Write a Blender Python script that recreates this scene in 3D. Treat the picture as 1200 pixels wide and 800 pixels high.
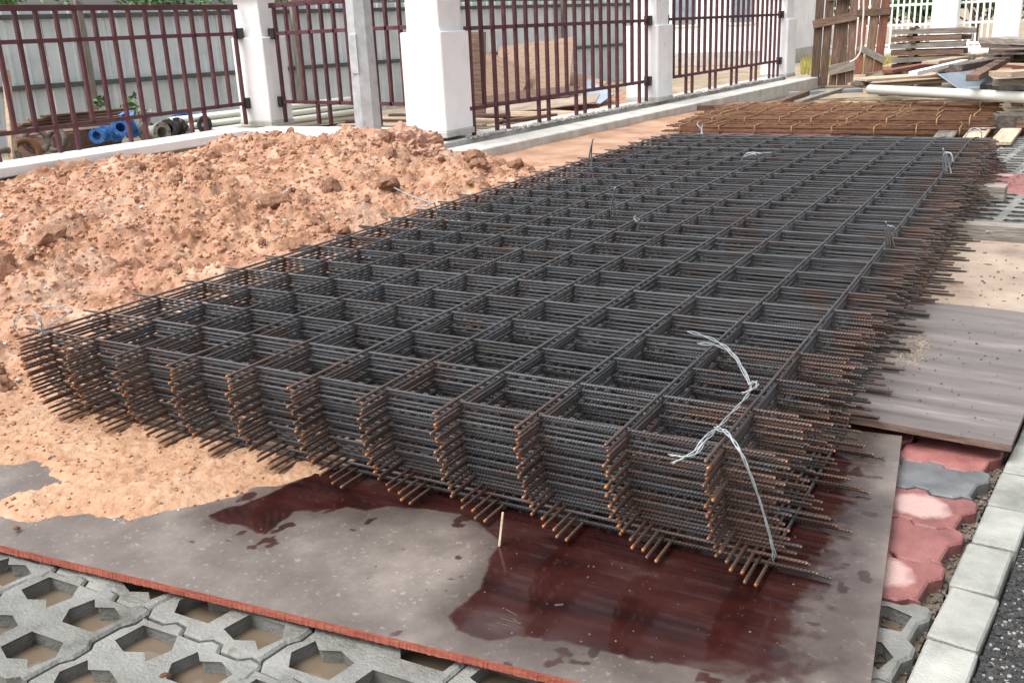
import bpy, bmesh, math, random
import numpy as np
from mathutils import Vector, Matrix, Euler

random.seed(7); RNG = np.random.default_rng(7)
for o in list(bpy.data.objects): bpy.data.objects.remove(o)
SC = bpy.context.scene
COL = SC.collection
R = math.radians

# ------------------------------------------------------------------ camera
cam_d = bpy.data.cameras.new('camera'); cam = bpy.data.objects.new('camera', cam_d); COL.objects.link(cam)
CAM_P = (2.50288, -1.67614, 1.07541); CAM_R = (R(72.0755), R(2.4145), R(29.0191)); FOC = 1136.18
cam.location = CAM_P; cam.rotation_euler = CAM_R
cam_d.sensor_width = 36; cam_d.lens = FOC * 36 / 1200; cam_d.clip_start = .05; cam_d.clip_end = 12000
SC.camera = cam
# ------------------------------------------------------------------ sky, sun, exposure (bright overcast)
SUN_EL, SUN_AZ = R(62), R(215)
W = bpy.data.worlds.new('World'); SC.world = W; W.use_nodes = True
nt = W.node_tree; bg = nt.nodes['Background']
sky = nt.nodes.new('ShaderNodeTexSky'); sky.sky_type = 'NISHITA'; sky.sun_disc = False
sky.sun_elevation = SUN_EL; sky.sun_rotation = SUN_AZ; sky.air_density = 1.0; sky.dust_density = 6.0; sky.ozone_density = 1.0
hs = nt.nodes.new('ShaderNodeHueSaturation'); hs.inputs['Saturation'].default_value = .2
nt.links.new(sky.outputs[0], hs.inputs['Color']); nt.links.new(hs.outputs[0], bg.inputs['Color'])
bg.inputs['Strength'].default_value = .15
sd = bpy.data.lights.new('sun', 'SUN'); sd.energy = .8; sd.angle = R(50); sd.color = (1, .985, .965)
sun = bpy.data.objects.new('sun', sd); COL.objects.link(sun)
sdir = Vector((math.sin(SUN_AZ) * math.cos(SUN_EL), math.cos(SUN_AZ) * math.cos(SUN_EL), math.sin(SUN_EL)))
sun.rotation_euler = sdir.to_track_quat('Z', 'Y').to_euler(); sun.location = (0, 0, 12)
SC.view_settings.view_transform = 'Standard'; SC.view_settings.look = 'None'
SC.view_settings.exposure = 1.05; SC.view_settings.gamma = 1
SC.view_settings.use_curve_mapping = False

ROTM = Euler(CAM_R).to_matrix()
def at(u, v, z):
    """world point at height z that lies at photograph position u, v"""
    d = ROTM @ Vector(((u - 600) / FOC, -(v - 400) / FOC, -1)); t = (z - CAM_P[2]) / d.z
    return Vector(CAM_P) + t * d

def aty(u, v, y):
    """the same for a point at distance y"""
    d = ROTM @ Vector(((u - 600) / FOC, -(v - 400) / FOC, -1)); t_ = (y - CAM_P[1]) / d.y; return Vector(CAM_P) + d * t_

# ------------------------------------------------------------------ noise (numpy)
def _hash(ix, iy, s):
    n = (ix.astype(np.int64) * 374761393 + iy.astype(np.int64) * 668265263 + s * 974634721) & 0xffffffff
    n = ((n ^ (n >> 13)) * 1274126177) & 0xffffffff
    n = ((n ^ (n >> 16)) * 2246822519) & 0xffffffff
    return ((n ^ (n >> 15)) & 0xffffff) / float(0xffffff)
def vnoise(x, y, s=0):
    x = np.asarray(x, float); y = np.asarray(y, float)
    ix = np.floor(x); iy = np.floor(y); fx = x - ix; fy = y - iy
    fx = fx * fx * (3 - 2 * fx); fy = fy * fy * (3 - 2 * fy)
    a = _hash(ix, iy, s); b = _hash(ix + 1, iy, s); c = _hash(ix, iy + 1, s); d = _hash(ix + 1, iy + 1, s)
    return (a * (1 - fx) + b * fx) * (1 - fy) + (c * (1 - fx) + d * fx) * fy
def fbm(x, y, o=4, s=0):
    r = 0; a = 1; t = 0
    for k in range(o):
        r = r + a * (vnoise(x * 2 ** k + 13.7 * k, y * 2 ** k - 7.1 * k, s + k) - .5); t += a; a *= .5
    return r / t * 2
def lumps(x, y, s=0):
    """rounded lumps: 1 at a lump's middle, 0 between lumps"""
    ix = np.floor(x); iy = np.floor(y); best = np.zeros_like(x)
    for dx in (-1, 0, 1):
        for dy in (-1, 0, 1):
            jx, jy = ix + dx, iy + dy
            px = jx + _hash(jx, jy, s); py = jy + _hash(jx, jy, s + 51); rr = .35 + .5 * _hash(jx, jy, s + 77)
            d2 = ((x - px) ** 2 + (y - py) ** 2) / rr ** 2
            best = np.maximum(best, np.sqrt(np.clip(1 - d2, 0, 1)) * rr)
    return best
def chunks(x, y, s=0):
    """angular lumps: square-ish blocks turned every way, with slightly tilted flat tops"""
    ix = np.floor(x); iy = np.floor(y); best = np.zeros_like(x)
    for dx in (-1, 0, 1):
        for dy in (-1, 0, 1):
            jx, jy = ix + dx, iy + dy
            px = jx + _hash(jx, jy, s); py = jy + _hash(jx, jy, s + 51); rr = .22 + .55 * _hash(jx, jy, s + 77) ** 1.6
            a = 6.283 * _hash(jx, jy, s + 91); c, n = np.cos(a), np.sin(a); ex = x - px; ey = y - py
            p = ex * c + ey * n; q = (-ex * n + ey * c) * (.7 + .6 * _hash(jx, jy, s + 93))
            side = rr - np.maximum(np.maximum(np.abs(p), np.abs(q)), .72 * (np.abs(p) + np.abs(q)))
            tilt = (_hash(jx, jy, s + 95) - .5) * p + (_hash(jx, jy, s + 97) - .5) * q
            best = np.maximum(best, np.minimum(side * 1.5, rr * .55 + tilt))
    return np.clip(best, 0, 1)
def ss(a, b, x):
    t = np.clip((np.asarray(x, float) - a) / (b - a), 0, 1); return t * t * (3 - 2 * t)

# ------------------------------------------------------------------ materials
MATS = {}
def mat(name, cols, scale=8, rough=.8, metal=0, bump=0, bscale=60, detail=6, stretch=None, spec=.5, rand=0, coords='Object',
        spots=None, rough2=None, coat=0):  # spots = (scale, threshold, colour)
    """procedural material: cols = 2..4 colours along a noise ramp; rand = brightness spread between objects"""
    m = bpy.data.materials.new(name); m.use_nodes = True; n = m.node_tree; N = n.nodes; L = n.links
    b = N['Principled BSDF']; b.inputs['Metallic'].default_value = metal; b.inputs['Roughness'].default_value = rough
    b.inputs['Specular IOR Level'].default_value = spec
    tc = N.new('ShaderNodeTexCoord'); src = tc.outputs[coords]
    oi = N.new('ShaderNodeObjectInfo')
    ad = N.new('ShaderNodeVectorMath'); ad.operation = 'MULTIPLY_ADD'; L.new(oi.outputs['Random'], ad.inputs[0])
    ad.inputs[1].default_value = (31, 17, 23); L.new(src, ad.inputs[2])
    vec = ad.outputs[0]
    if stretch:
        mp = N.new('ShaderNodeMapping'); mp.inputs['Scale'].default_value = stretch; L.new(vec, mp.inputs['Vector']); vec = mp.outputs[0]
    nz = N.new('ShaderNodeTexNoise'); nz.inputs['Scale'].default_value = scale; nz.inputs['Detail'].default_value = detail
    nz.inputs['Roughness'].default_value = .62; L.new(vec, nz.inputs['Vector'])
    cr = N.new('ShaderNodeValToRGB'); L.new(nz.outputs['Fac'], cr.inputs['Fac'])
    e = cr.color_ramp.elements
    k = len(cols)
    for i in range(k - 2): e.new(.5)
    for i, c in enumerate(cols): e[i].position = .3 + .4 * i / (k - 1); e[i].color = (*c, 1)
    col = cr.outputs['Color']
    if spots:
        sc, thr, sc_col = spots
        vz = N.new('ShaderNodeTexNoise'); vz.inputs['Scale'].default_value = sc; vz.inputs['Detail'].default_value = 3; L.new(vec, vz.inputs['Vector'])
        mr = N.new('ShaderNodeMapRange'); mr.inputs['From Min'].default_value = thr; mr.inputs['From Max'].default_value = thr + .06
        L.new(vz.outputs['Fac'], mr.inputs['Value'])
        mx = N.new('ShaderNodeMix'); mx.data_type = 'RGBA'; L.new(mr.outputs[0], mx.inputs['Factor']); L.new(col, mx.inputs['A']); mx.inputs['B'].default_value = (*sc_col, 1)
        col = mx.outputs['Result']
    if rand:
        mr = N.new('ShaderNodeMapRange'); mr.inputs['To Min'].default_value = 1 - rand; mr.inputs['To Max'].default_value = 1 + rand
        L.new(oi.outputs['Random'], mr.inputs['Value'])
        h = N.new('ShaderNodeHueSaturation'); L.new(mr.outputs[0], h.inputs['Value']); L.new(col, h.inputs['Color']); col = h.outputs[0]
    L.new(col, b.inputs['Base Color'])
    if rough2 is not None:
        mr = N.new('ShaderNodeMapRange'); mr.inputs['From Min'].default_value = .35; mr.inputs['From Max'].default_value = .65
        mr.inputs['To Min'].default_value = rough; mr.inputs['To Max'].default_value = rough2
        L.new(nz.outputs['Fac'], mr.inputs['Value']); L.new(mr.outputs[0], b.inputs['Roughness'])
    if bump:
        bz = N.new('ShaderNodeTexNoise'); bz.inputs['Scale'].default_value = bscale; bz.inputs['Detail'].default_value = 5; L.new(vec, bz.inputs['Vector'])
        bp = N.new('ShaderNodeBump'); bp.inputs['Strength'].default_value = bump; bp.inputs['Distance'].default_value = .01
        L.new(bz.outputs['Fac'], bp.inputs['Height']); L.new(bp.outputs[0], b.inputs['Normal'])
    if coat: b.inputs['Coat Weight'].default_value = coat; b.inputs['Coat Roughness'].default_value = .08
    MATS[name] = m; return m

def steel_mat():
    m = bpy.data.materials.new('mesh_steel'); m.use_nodes = True; N = m.node_tree.nodes; L = m.node_tree.links
    b = N['Principled BSDF']
    uv = N.new('ShaderNodeUVMap'); uv.uv_map = 'along'; sx = N.new('ShaderNodeSeparateXYZ'); L.new(uv.outputs[0], sx.inputs[0])
    uv2 = N.new('ShaderNodeUVMap'); uv2.uv_map = 'tip'; s2 = N.new('ShaderNodeSeparateXYZ'); L.new(uv2.outputs[0], s2.inputs[0])
    tc = N.new('ShaderNodeTexCoord'); geo = N.new('ShaderNodeNewGeometry')
    nz = N.new('ShaderNodeTexNoise'); nz.inputs['Scale'].default_value = 9; nz.inputs['Detail'].default_value = 6; L.new(geo.outputs['Position'], nz.inputs['Vector'])
    nf = N.new('ShaderNodeTexNoise'); nf.inputs['Scale'].default_value = 120; nf.inputs['Detail'].default_value = 3; L.new(geo.outputs['Position'], nf.inputs['Vector'])
    # brown rust creeping in from the cut ends
    mr = N.new('ShaderNodeMapRange'); mr.inputs['From Min'].default_value = .02; mr.inputs['From Max'].default_value = .42
    mr.inputs['To Min'].default_value = .36; mr.inputs['To Max'].default_value = .0; L.new(s2.outputs['X'], mr.inputs['Value'])
    ad = N.new('ShaderNodeMath'); ad.operation = 'ADD'; L.new(mr.outputs[0], ad.inputs[0]); L.new(nz.outputs['Fac'], ad.inputs[1])
    ad2 = N.new('ShaderNodeMath'); ad2.operation = 'MULTIPLY_ADD'; L.new(nf.outputs['Fac'], ad2.inputs[0]); ad2.inputs[1].default_value = .5; L.new(ad.outputs[0], ad2.inputs[2])
    cr = N.new('ShaderNodeValToRGB'); L.new(ad2.outputs[0], cr.inputs['Fac'])
    e = cr.color_ramp.elements; e[0].position = .72; e[0].color = (.085, .087, .094, 1); e[1].position = 1.0; e[1].color = (.110, .060, .043, 1)
    e2 = e.new(.90); e2.color = (.070, .055, .049, 1)
    # orange rust on the very tips
    tr = N.new('ShaderNodeMapRange'); tr.inputs['From Min'].default_value = .004; tr.inputs['From Max'].default_value = .013
    tr.inputs['To Min'].default_value = 1; tr.inputs['To Max'].default_value = 0; L.new(s2.outputs['X'], tr.inputs['Value'])
    oi = N.new('ShaderNodeObjectInfo'); tv = N.new('ShaderNodeMath'); tv.operation = 'MULTIPLY_ADD'; L.new(oi.outputs['Random'], tv.inputs[0]); tv.inputs[1].default_value = .8; tv.inputs[2].default_value = .2
    tm = N.new('ShaderNodeMath'); tm.operation = 'MULTIPLY'; L.new(tv.outputs[0], tm.inputs[0]); L.new(tr.outputs[0], tm.inputs[1])
    mx = N.new('ShaderNodeMix'); mx.data_type = 'RGBA'; L.new(tm.outputs[0], mx.inputs['Factor']); L.new(cr.outputs[0], mx.inputs['A']); mx.inputs['B'].default_value = (.36, .13, .034, 1)
    vr = N.new('ShaderNodeMapRange'); vr.inputs['To Min'].default_value = .75; vr.inputs['To Max'].default_value = 1.25; L.new(oi.outputs['Random'], vr.inputs['Value'])
    hv = N.new('ShaderNodeHueSaturation'); L.new(vr.outputs[0], hv.inputs['Value']); L.new(mx.outputs['Result'], hv.inputs['Color'])
    L.new(hv.outputs[0], b.inputs['Base Color'])
    b.inputs['Metallic'].default_value = .3; b.inputs['Roughness'].default_value = .27; b.inputs['Specular IOR Level'].default_value = 1.0
    # rolled ribs
    cb = N.new('ShaderNodeCombineXYZ'); mu = N.new('ShaderNodeMath'); mu.operation = 'MULTIPLY_ADD'; mu.inputs[1].default_value = .0035
    L.new(sx.outputs['Y'], mu.inputs[0]); L.new(sx.outputs['X'], mu.inputs[2]); L.new(mu.outputs[0], cb.inputs['X'])
    wv = N.new('ShaderNodeTexWave'); wv.inputs['Scale'].default_value = 42; L.new(cb.outputs[0], wv.inputs['Vector'])
    bp = N.new('ShaderNodeBump'); bp.inputs['Strength'].default_value = .9; bp.inputs['Distance'].default_value = .0022; L.new(wv.outputs['Fac'], bp.inputs['Height']); L.new(bp.outputs[0], b.inputs['Normal'])
    MATS['steel'] = m; return m

steel_mat()
mat('soil', [(.16, .072, .041), (.315, .17, .106), (.41, .248, .165), (.52, .365, .27)], 5, .95, bump=.8, bscale=70, detail=9, spots=(38, .67, (.36, .32, .28)), spec=.2)
def soil_patches():
    """mixed dug ground: greyish, pinkish and darker damp areas on top of the base colour"""
    m = MATS['soil']; N = m.node_tree.nodes; L = m.node_tree.links; b = N['Principled BSDF']; tc = N.new('ShaderNodeTexCoord'); col = b.inputs['Base Color'].links[0].from_socket
    for sc, lo, hi, c, k in ((1.3, .54, .66, (.34, .245, .19), .7), (1.9, .56, .68, (.45, .235, .17), .75), (2.6, .58, .70, (.20, .095, .055), .7)):
        mp = N.new('ShaderNodeMapping'); mp.inputs['Location'].default_value = (sc * 7, sc * 3, 0); L.new(tc.outputs['Object'], mp.inputs['Vector'])
        nz = N.new('ShaderNodeTexNoise'); nz.inputs['Scale'].default_value = sc; nz.inputs['Detail'].default_value = 8; nz.inputs['Roughness'].default_value = .68; L.new(mp.outputs[0], nz.inputs['Vector'])
        mr = N.new('ShaderNodeMapRange'); mr.inputs['From Min'].default_value = lo; mr.inputs['From Max'].default_value = hi; mr.inputs['To Max'].default_value = k; L.new(nz.outputs['Fac'], mr.inputs['Value'])
        mx = N.new('ShaderNodeMix'); mx.data_type = 'RGBA'; L.new(mr.outputs[0], mx.inputs['Factor']); L.new(col, mx.inputs['A']); mx.inputs['B'].default_value = (*c, 1); col = mx.outputs['Result']
    at_ = N.new('ShaderNodeAttribute'); at_.attribute_name = 'sandy'; nz = N.new('ShaderNodeTexNoise'); nz.inputs['Scale'].default_value = 30; nz.inputs['Detail'].default_value = 6; L.new(tc.outputs['Object'], nz.inputs['Vector'])
    cr = N.new('ShaderNodeValToRGB'); L.new(nz.outputs['Fac'], cr.inputs['Fac']); e = cr.color_ramp.elements; e[0].position = .3; e[0].color = (.31, .17, .092, 1); e[1].position = .7; e[1].color = (.47, .315, .205, 1)
    mx = N.new('ShaderNodeMix'); mx.data_type = 'RGBA'; L.new(at_.outputs['Fac'], mx.inputs['Factor']); L.new(col, mx.inputs['A']); L.new(cr.outputs[0], mx.inputs['B']); col = mx.outputs['Result']
    L.new(col, b.inputs['Base Color'])
soil_patches()
mat('clay_pale', [(.30, .15, .10), (.44, .26, .19), (.56, .40, .32)], 6, .95, bump=.9, bscale=25, spec=.2)
mat('clod', [(.22, .105, .062), (.35, .19, .12), (.46, .29, .205)], 9, .95, bump=.8, bscale=60, rand=.22, spec=.2)
mat('sand', [(.30, .24, .18), (.40, .33, .26)], 20, .9, rand=.1)
mat('stone', [(.20, .19, .175), (.30, .28, .255), (.42, .385, .35)], 9, .85, bump=.4, rand=.3)
mat('mud', [(.26, .135, .078), (.38, .215, .13), (.46, .30, .205)], 3, .35, bump=.15, bscale=25, rough2=.7)
mat('ground', [(.16, .12, .08), (.28, .22, .15), (.36, .29, .20)], 2.5, .9, bump=.5, bscale=40)
mat('concrete_block', [(.07, .068, .058), (.14, .141, .128), (.185, .186, .172), (.24, .24, .222)], 6, .4, bump=.45, bscale=130, rand=.10, detail=9, rough2=.75, spots=(14, .68, (.12, .105, .085)))
mat('edging', [(.15, .152, .132), (.27, .274, .25), (.36, .36, .33)], 8, .7, detail=9, spots=(9, .70, (.17, .16, .13)), bump=.4, bscale=200, rand=.16)
mat('grey_paver', [(.08, .085, .09), (.12, .125, .13), (.17, .17, .175)], 14, .6, bump=.3, bscale=200, rand=.1)
mat('muddy_water', [(.105, .08, .055), (.16, .125, .09)], 3, .06, bump=.03, bscale=12)
mat('asphalt', [(.010, .010, .011), (.03, .03, .031), (.075, .072, .068)], 150, .85, bump=1, bscale=90)
mat('white_paint', [(.70, .71, .71), (.82, .83, .83), (.87, .87, .865)], 3.0, .6, bump=.15, bscale=22, detail=9, spots=(7, .71, (.62, .58, .52)))
mat('cement', [(.34, .34, .31), (.46, .45, .42), (.55, .54, .50)], 5, .85, bump=.3, bscale=70)
mat('galvanised', [(.36, .40, .41), (.47, .50, .51), (.56, .585, .585)], 14, .5, metal=.35, rough2=.65)
mat('maroon', [(.045, .011, .015), (.075, .019, .026), (.12, .045, .047)], 14, .45, rand=.2, rough2=.8, bump=.3, bscale=80, spots=(30, .70, (.13, .06, .035)))
mat('black_metal', [(.012, .012, .014), (.03, .028, .026)], 30, .6)
mat('hoard', [(.44, .49, .50), (.54, .59, .60), (.60, .645, .65)], 3, .55, rand=.07, rough2=.7)
mat('hoard_rail', [(.05, .055, .055), (.09, .09, .088)], 12, .7)
mat('wire', [(.24, .27, .29), (.40, .43, .45)], 60, .4, metal=.3)
mat('ply_edge', [(.22, .05, .032), (.33, .085, .055), (.40, .14, .09)], 18, .75, bump=.3, bscale=90, stretch=(1, 1, 6))
mat('ply_edge_brown', [(.10, .06, .045), (.17, .11, .085), (.24, .17, .135)], 18, .8, bump=.3, bscale=90, stretch=(1, 1, 6))
mat('scratch', [(.06, .038, .034), (.10, .07, .064)], 60, .5)
mat('ply_raw', [(.17, .105, .068), (.25, .165, .11), (.31, .215, .15)], 6, .75, stretch=(1, 7, 7), bump=.15, rand=.15)
mat('timber', [(.06, .032, .021), (.125, .074, .05), (.21, .137, .097)], 9, .85, stretch=(.5, 6, 6), bump=.5, bscale=30, rand=.35)
mat('timber_v', [(.06, .032, .021), (.125, .074, .05), (.21, .137, .097)], 9, .85, stretch=(6, 6, .5), bump=.5, bscale=30, rand=.35)
mat('timber_red', [(.10, .03, .02), (.18, .062, .04), (.25, .11, .075)], 9, .8, stretch=(.5, 6, 6), bump=.4, bscale=30, rand=.25)
mat('timber_red_v', [(.10, .03, .02), (.18, .062, .04), (.25, .11, .075)], 9, .8, stretch=(6, 6, .5), bump=.4, bscale=30, rand=.25)
mat('timber_grey', [(.10, .085, .07), (.19, .165, .14), (.30, .27, .235)], 9, .88, stretch=(.5, 6, 6), bump=.5, bscale=30, rand=.35)
mat('timber_grey_v', [(.10, .085, .07), (.19, .165, .14), (.30, .27, .235)], 9, .88, stretch=(6, 6, .5), bump=.5, bscale=30, rand=.35)
mat('timber_pale', [(.32, .22, .15), (.46, .34, .24), (.56, .45, .34)], 7, .85, stretch=(.5, 6, 6), bump=.3, bscale=30, rand=.2)
mat('timber_pale_v', [(.32, .22, .15), (.46, .34, .24), (.56, .45, .34)], 7, .85, stretch=(6, 6, .5), bump=.3, bscale=30, rand=.2)
mat('rust', [(.06, .027, .015), (.115, .052, .026), (.18, .083, .036)], 14, .9, bump=.4, rand=.3)
mat('rust_wire', [(.19, .105, .05), (.29, .175, .09)], 20, .85, rand=.2)
mat('pvc', [(.60, .61, .54), (.68, .69, .62)], 3, .4)
mat('blue_iron', [(.012, .075, .24), (.02, .13, .40), (.04, .2, .5)], 18, .45, rand=.15)
mat('cast_iron', [(.035, .03, .027), (.09, .075, .065), (.18, .15, .13)], 18, .7, bump=.4, rand=.3)
mat('grey_iron', [(.20, .19, .17), (.32, .30, .27)], 18, .7, bump=.3)
mat('rubber', [(.012, .012, .012), (.03, .03, .03)], 20, .6)
mat('zinc_sheet', [(.20, .25, .30), (.30, .35, .40)], 6, .4, metal=.4, rough2=.6)
mat('leaf', [(.03, .08, .015), (.06, .14, .03), (.10, .20, .05)], 3, .55, rand=.25, coords='Object')
mat('bark', [(.08, .055, .035), (.15, .11, .08)], 20, .9)
mat('dry_grass', [(.24, .20, .05), (.36, .31, .09), (.42, .38, .16)], 12, .9, bump=.6)
mat('straw', [(.45, .36, .16), (.55, .46, .25)], 12, .9)
mat('sandy_board', [(.16, .12, .095), (.27, .205, .155), (.33, .265, .205), (.42, .34, .265)], 3.2, .75, bump=.2, bscale=50, spots=(20, .655, (.12, .08, .06)))
mat('grey_board', [(.075, .062, .057), (.12, .103, .096), (.15, .132, .124), (.215, .193, .182)], 3.0, .32, stretch=(.8, 5.5, 1), bump=.12, bscale=60, detail=10, rough2=.8, spots=(8, .72, (.34, .28, .22)))

def board_mat():
    """film-faced shuttering ply under a skin of dried cement, red showing through where it is worn"""
    m = bpy.data.materials.new('film_board'); m.use_nodes = True; N = m.node_tree.nodes; L = m.node_tree.links; b = N['Principled BSDF']
    tc = N.new('ShaderNodeTexCoord')
    a = N.new('ShaderNodeTexNoise'); a.inputs['Scale'].default_value = 3.4; a.inputs['Detail'].default_value = 9; a.inputs['Roughness'].default_value = .65; L.new(tc.outputs['Object'], a.inputs['Vector'])
    cr = N.new('ShaderNodeValToRGB'); L.new(a.outputs['Fac'], cr.inputs['Fac']); e = cr.color_ramp.elements
    e[0].position = .30; e[0].color = (.070, .055, .048, 1); e[1].position = .72; e[1].color = (.225, .196, .174, 1); q = e.new(.5); q.color = (.125, .104, .092, 1)
    f = N.new('ShaderNodeTexNoise'); f.inputs['Scale'].default_value = 85; f.inputs['Detail'].default_value = 4; L.new(tc.outputs['Object'], f.inputs['Vector'])
    mr = N.new('ShaderNodeMapRange'); mr.inputs['From Min'].default_value = .62; mr.inputs['From Max'].default_value = .70; L.new(f.outputs['Fac'], mr.inputs['Value'])
    mm = N.new('ShaderNodeMath'); mm.operation = 'MULTIPLY'; L.new(mr.outputs[0], mm.inputs[0]); L.new(a.outputs['Fac'], mm.inputs[1])
    mx = N.new('ShaderNodeMix'); mx.data_type = 'RGBA'; L.new(mm.outputs[0], mx.inputs['Factor']); L.new(cr.outputs[0], mx.inputs['A']); mx.inputs['B'].default_value = (.30, .265, .24, 1)
    L.new(mx.outputs['Result'], b.inputs['Base Color'])
    rr = N.new('ShaderNodeMapRange'); rr.inputs['To Min'].default_value = .3; rr.inputs['To Max'].default_value = .75; L.new(a.outputs['Fac'], rr.inputs['Value']); L.new(rr.outputs[0], b.inputs['Roughness'])
    bp = N.new('ShaderNodeBump'); bp.inputs['Strength'].default_value = .25; bp.inputs['Distance'].default_value = .004; L.new(f.outputs['Fac'], bp.inputs['Height']); L.new(bp.outputs[0], b.inputs['Normal'])
    MATS['film_board'] = m
    # wet parts: the film shows dark maroon under a skin of water, softening into a damp margin
    at_ = N.new('ShaderNodeAttribute'); at_.attribute_name = 'wet'
    mp = N.new('ShaderNodeMapping'); mp.inputs['Scale'].default_value = (2.4, 5, 1); L.new(tc.outputs['Object'], mp.inputs['Vector'])
    g = N.new('ShaderNodeTexNoise'); g.inputs['Scale'].default_value = 2.4; g.inputs['Detail'].default_value = 8; L.new(mp.outputs[0], g.inputs['Vector'])
    wr = N.new('ShaderNodeValToRGB'); L.new(g.outputs['Fac'], wr.inputs['Fac']); e = wr.color_ramp.elements
    e[0].position = .32; e[0].color = (.016, .0055, .005, 1); e[1].position = .74; e[1].color = (.075, .050, .045, 1); q = e.new(.5); q.color = (.036, .0095, .0082, 1); q = e.new(.62); q.color = (.046, .0165, .014, 1)
    wm = N.new('ShaderNodeMix'); wm.data_type = 'RGBA'; L.new(at_.outputs['Fac'], wm.inputs['Factor']); L.new(mx.outputs['Result'], wm.inputs['A']); L.new(wr.outputs[0], wm.inputs['B'])
    dm = N.new('ShaderNodeAttribute'); dm.attribute_name = 'damp'
    dh = N.new('ShaderNodeMix'); dh.data_type = 'RGBA'; dh.blend_type = 'MULTIPLY'; L.new(dm.outputs['Fac'], dh.inputs['Factor']); L.new(wm.outputs['Result'], dh.inputs['A']); dh.inputs['B'].default_value = (.52, .47, .47, 1)
    L.new(dh.outputs['Result'], b.inputs['Base Color'])
    r1 = N.new('ShaderNodeMix'); L.new(dm.outputs['Fac'], r1.inputs['Factor']); L.new(rr.outputs[0], r1.inputs['A']); r1.inputs['B'].default_value = .26
    r2 = N.new('ShaderNodeMix'); L.new(at_.outputs['Fac'], r2.inputs['Factor']); L.new(r1.outputs['Result'], r2.inputs['A']); r2.inputs['B'].default_value = .10
    L.new(r2.outputs['Result'], b.inputs['Roughness'])
    bs = N.new('ShaderNodeMath'); bs.operation = 'MULTIPLY_ADD'; L.new(at_.outputs['Fac'], bs.inputs[0]); bs.inputs[1].default_value = -.22; bs.inputs[2].default_value = .25; L.new(bs.outputs[0], bp.inputs['Strength'])
board_mat()

def red_paver_mats():
    for nm, dry in (('red_paver', 0), ('red_paver_dry', 1)):
        m = mat(nm, [(.15, .055, .05), (.235, .088, .08), (.29, .125, .112)], 11, .4, bump=.4, bscale=160, rand=.14, detail=9, rough2=.7, spots=(18, .70, (.30, .22, .17)))
        if dry:   # pale worn patch in the middle of the block
            N = m.node_tree.nodes; L = m.node_tree.links; b = N['Principled BSDF']
            tc = N.new('ShaderNodeTexCoord'); nz = N.new('ShaderNodeTexNoise'); nz.inputs['Scale'].default_value = 22; L.new(tc.outputs['Object'], nz.inputs['Vector'])
            ln = N.new('ShaderNodeVectorMath'); ln.operation = 'LENGTH'; L.new(tc.outputs['Object'], ln.inputs[0])
            ad = N.new('ShaderNodeMath'); ad.operation = 'MULTIPLY_ADD'; L.new(nz.outputs['Fac'], ad.inputs[0]); ad.inputs[1].default_value = -.05; L.new(ln.outputs['Value'], ad.inputs[2])
            mr = N.new('ShaderNodeMapRange'); mr.inputs['From Min'].default_value = .022; mr.inputs['From Max'].default_value = .042; mr.inputs['To Min'].default_value = 1; mr.inputs['To Max'].default_value = 0; L.new(ad.outputs[0], mr.inputs['Value'])
            mx = N.new('ShaderNodeMix'); mx.data_type = 'RGBA'; old = b.inputs['Base Color'].links[0].from_socket
            L.new(mr.outputs[0], mx.inputs['Factor']); L.new(old, mx.inputs['A']); mx.inputs['B'].default_value = (.43, .29, .265, 1); L.new(mx.outputs['Result'], b.inputs['Base Color'])
red_paver_mats()

# ------------------------------------------------------------------ object helpers
def link(o, parent=None):
    COL.objects.link(o)
    if parent: o.parent = parent
    return o
def tag(o, label=None, cat=None, group=None, kind=None):
    if label: o['label'] = label
    if cat: o['category'] = cat
    if group: o['group'] = group
    if kind: o['kind'] = kind
    return o
def empty(name, loc=(0, 0, 0), rz=0, rot=None):
    o = bpy.data.objects.new(name, None); o.empty_display_size = .1; o.location = loc
    o.rotation_euler = rot if rot else (0, 0, rz); return link(o)
def mesh(name, v, f, m=None, smooth=False):
    me = bpy.data.meshes.new(name); me.from_pydata([tuple(q) for q in v], [], f)
    if m: me.materials.append(MATS[m])
    if smooth: me.polygons.foreach_set('use_smooth', [True] * len(me.polygons))
    me.update(); return me
def obj(name, me, parent=None, loc=(0, 0, 0), rot=(0, 0, 0), scale=(1, 1, 1)):
    o = bpy.data.objects.new(name, me); o.location = loc; o.rotation_euler = rot; o.scale = scale; return link(o, parent)
def bm_mesh(name, bm, m, smooth=False):
    me = bpy.data.meshes.new(name); bm.to_mesh(me); bm.free()
    if m: me.materials.append(MATS[m])
    if smooth: me.polygons.foreach_set('use_smooth', [True] * len(me.polygons))
    return me
_bc = {}
def box_me(sx, sy, sz, m, bev=.003, wob=0):
    """box centred in x, y, standing on z = 0, edges eased"""
    key = (round(sx, 3), round(sy, 3), round(sz, 3), m, bev, wob if not wob else random.random())
    if key in _bc: return _bc[key]
    bm = bmesh.new(); bmesh.ops.create_cube(bm, size=1)
    bmesh.ops.scale(bm, vec=(sx, sy, sz), verts=bm.verts); bmesh.ops.translate(bm, vec=(0, 0, sz / 2), verts=bm.verts)
    if wob:
        for v in bm.verts: v.co += Vector((random.uniform(-1, 1) * wob, random.uniform(-1, 1) * wob * .4, random.uniform(-1, 1) * wob * .4))
    if bev: bmesh.ops.bevel(bm, geom=bm.edges[:], offset=min(bev, .3 * min(sx, sy, sz)), segments=1, affect='EDGES')
    me = bm_mesh('box', bm, m); _bc[key] = me; return me
def box(name, size, loc, m, parent=None, rz=0, rot=None, bev=.003, wob=0):
    return obj(name, box_me(*size, m, bev, wob), parent, loc, rot if rot else (0, 0, rz))
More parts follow.
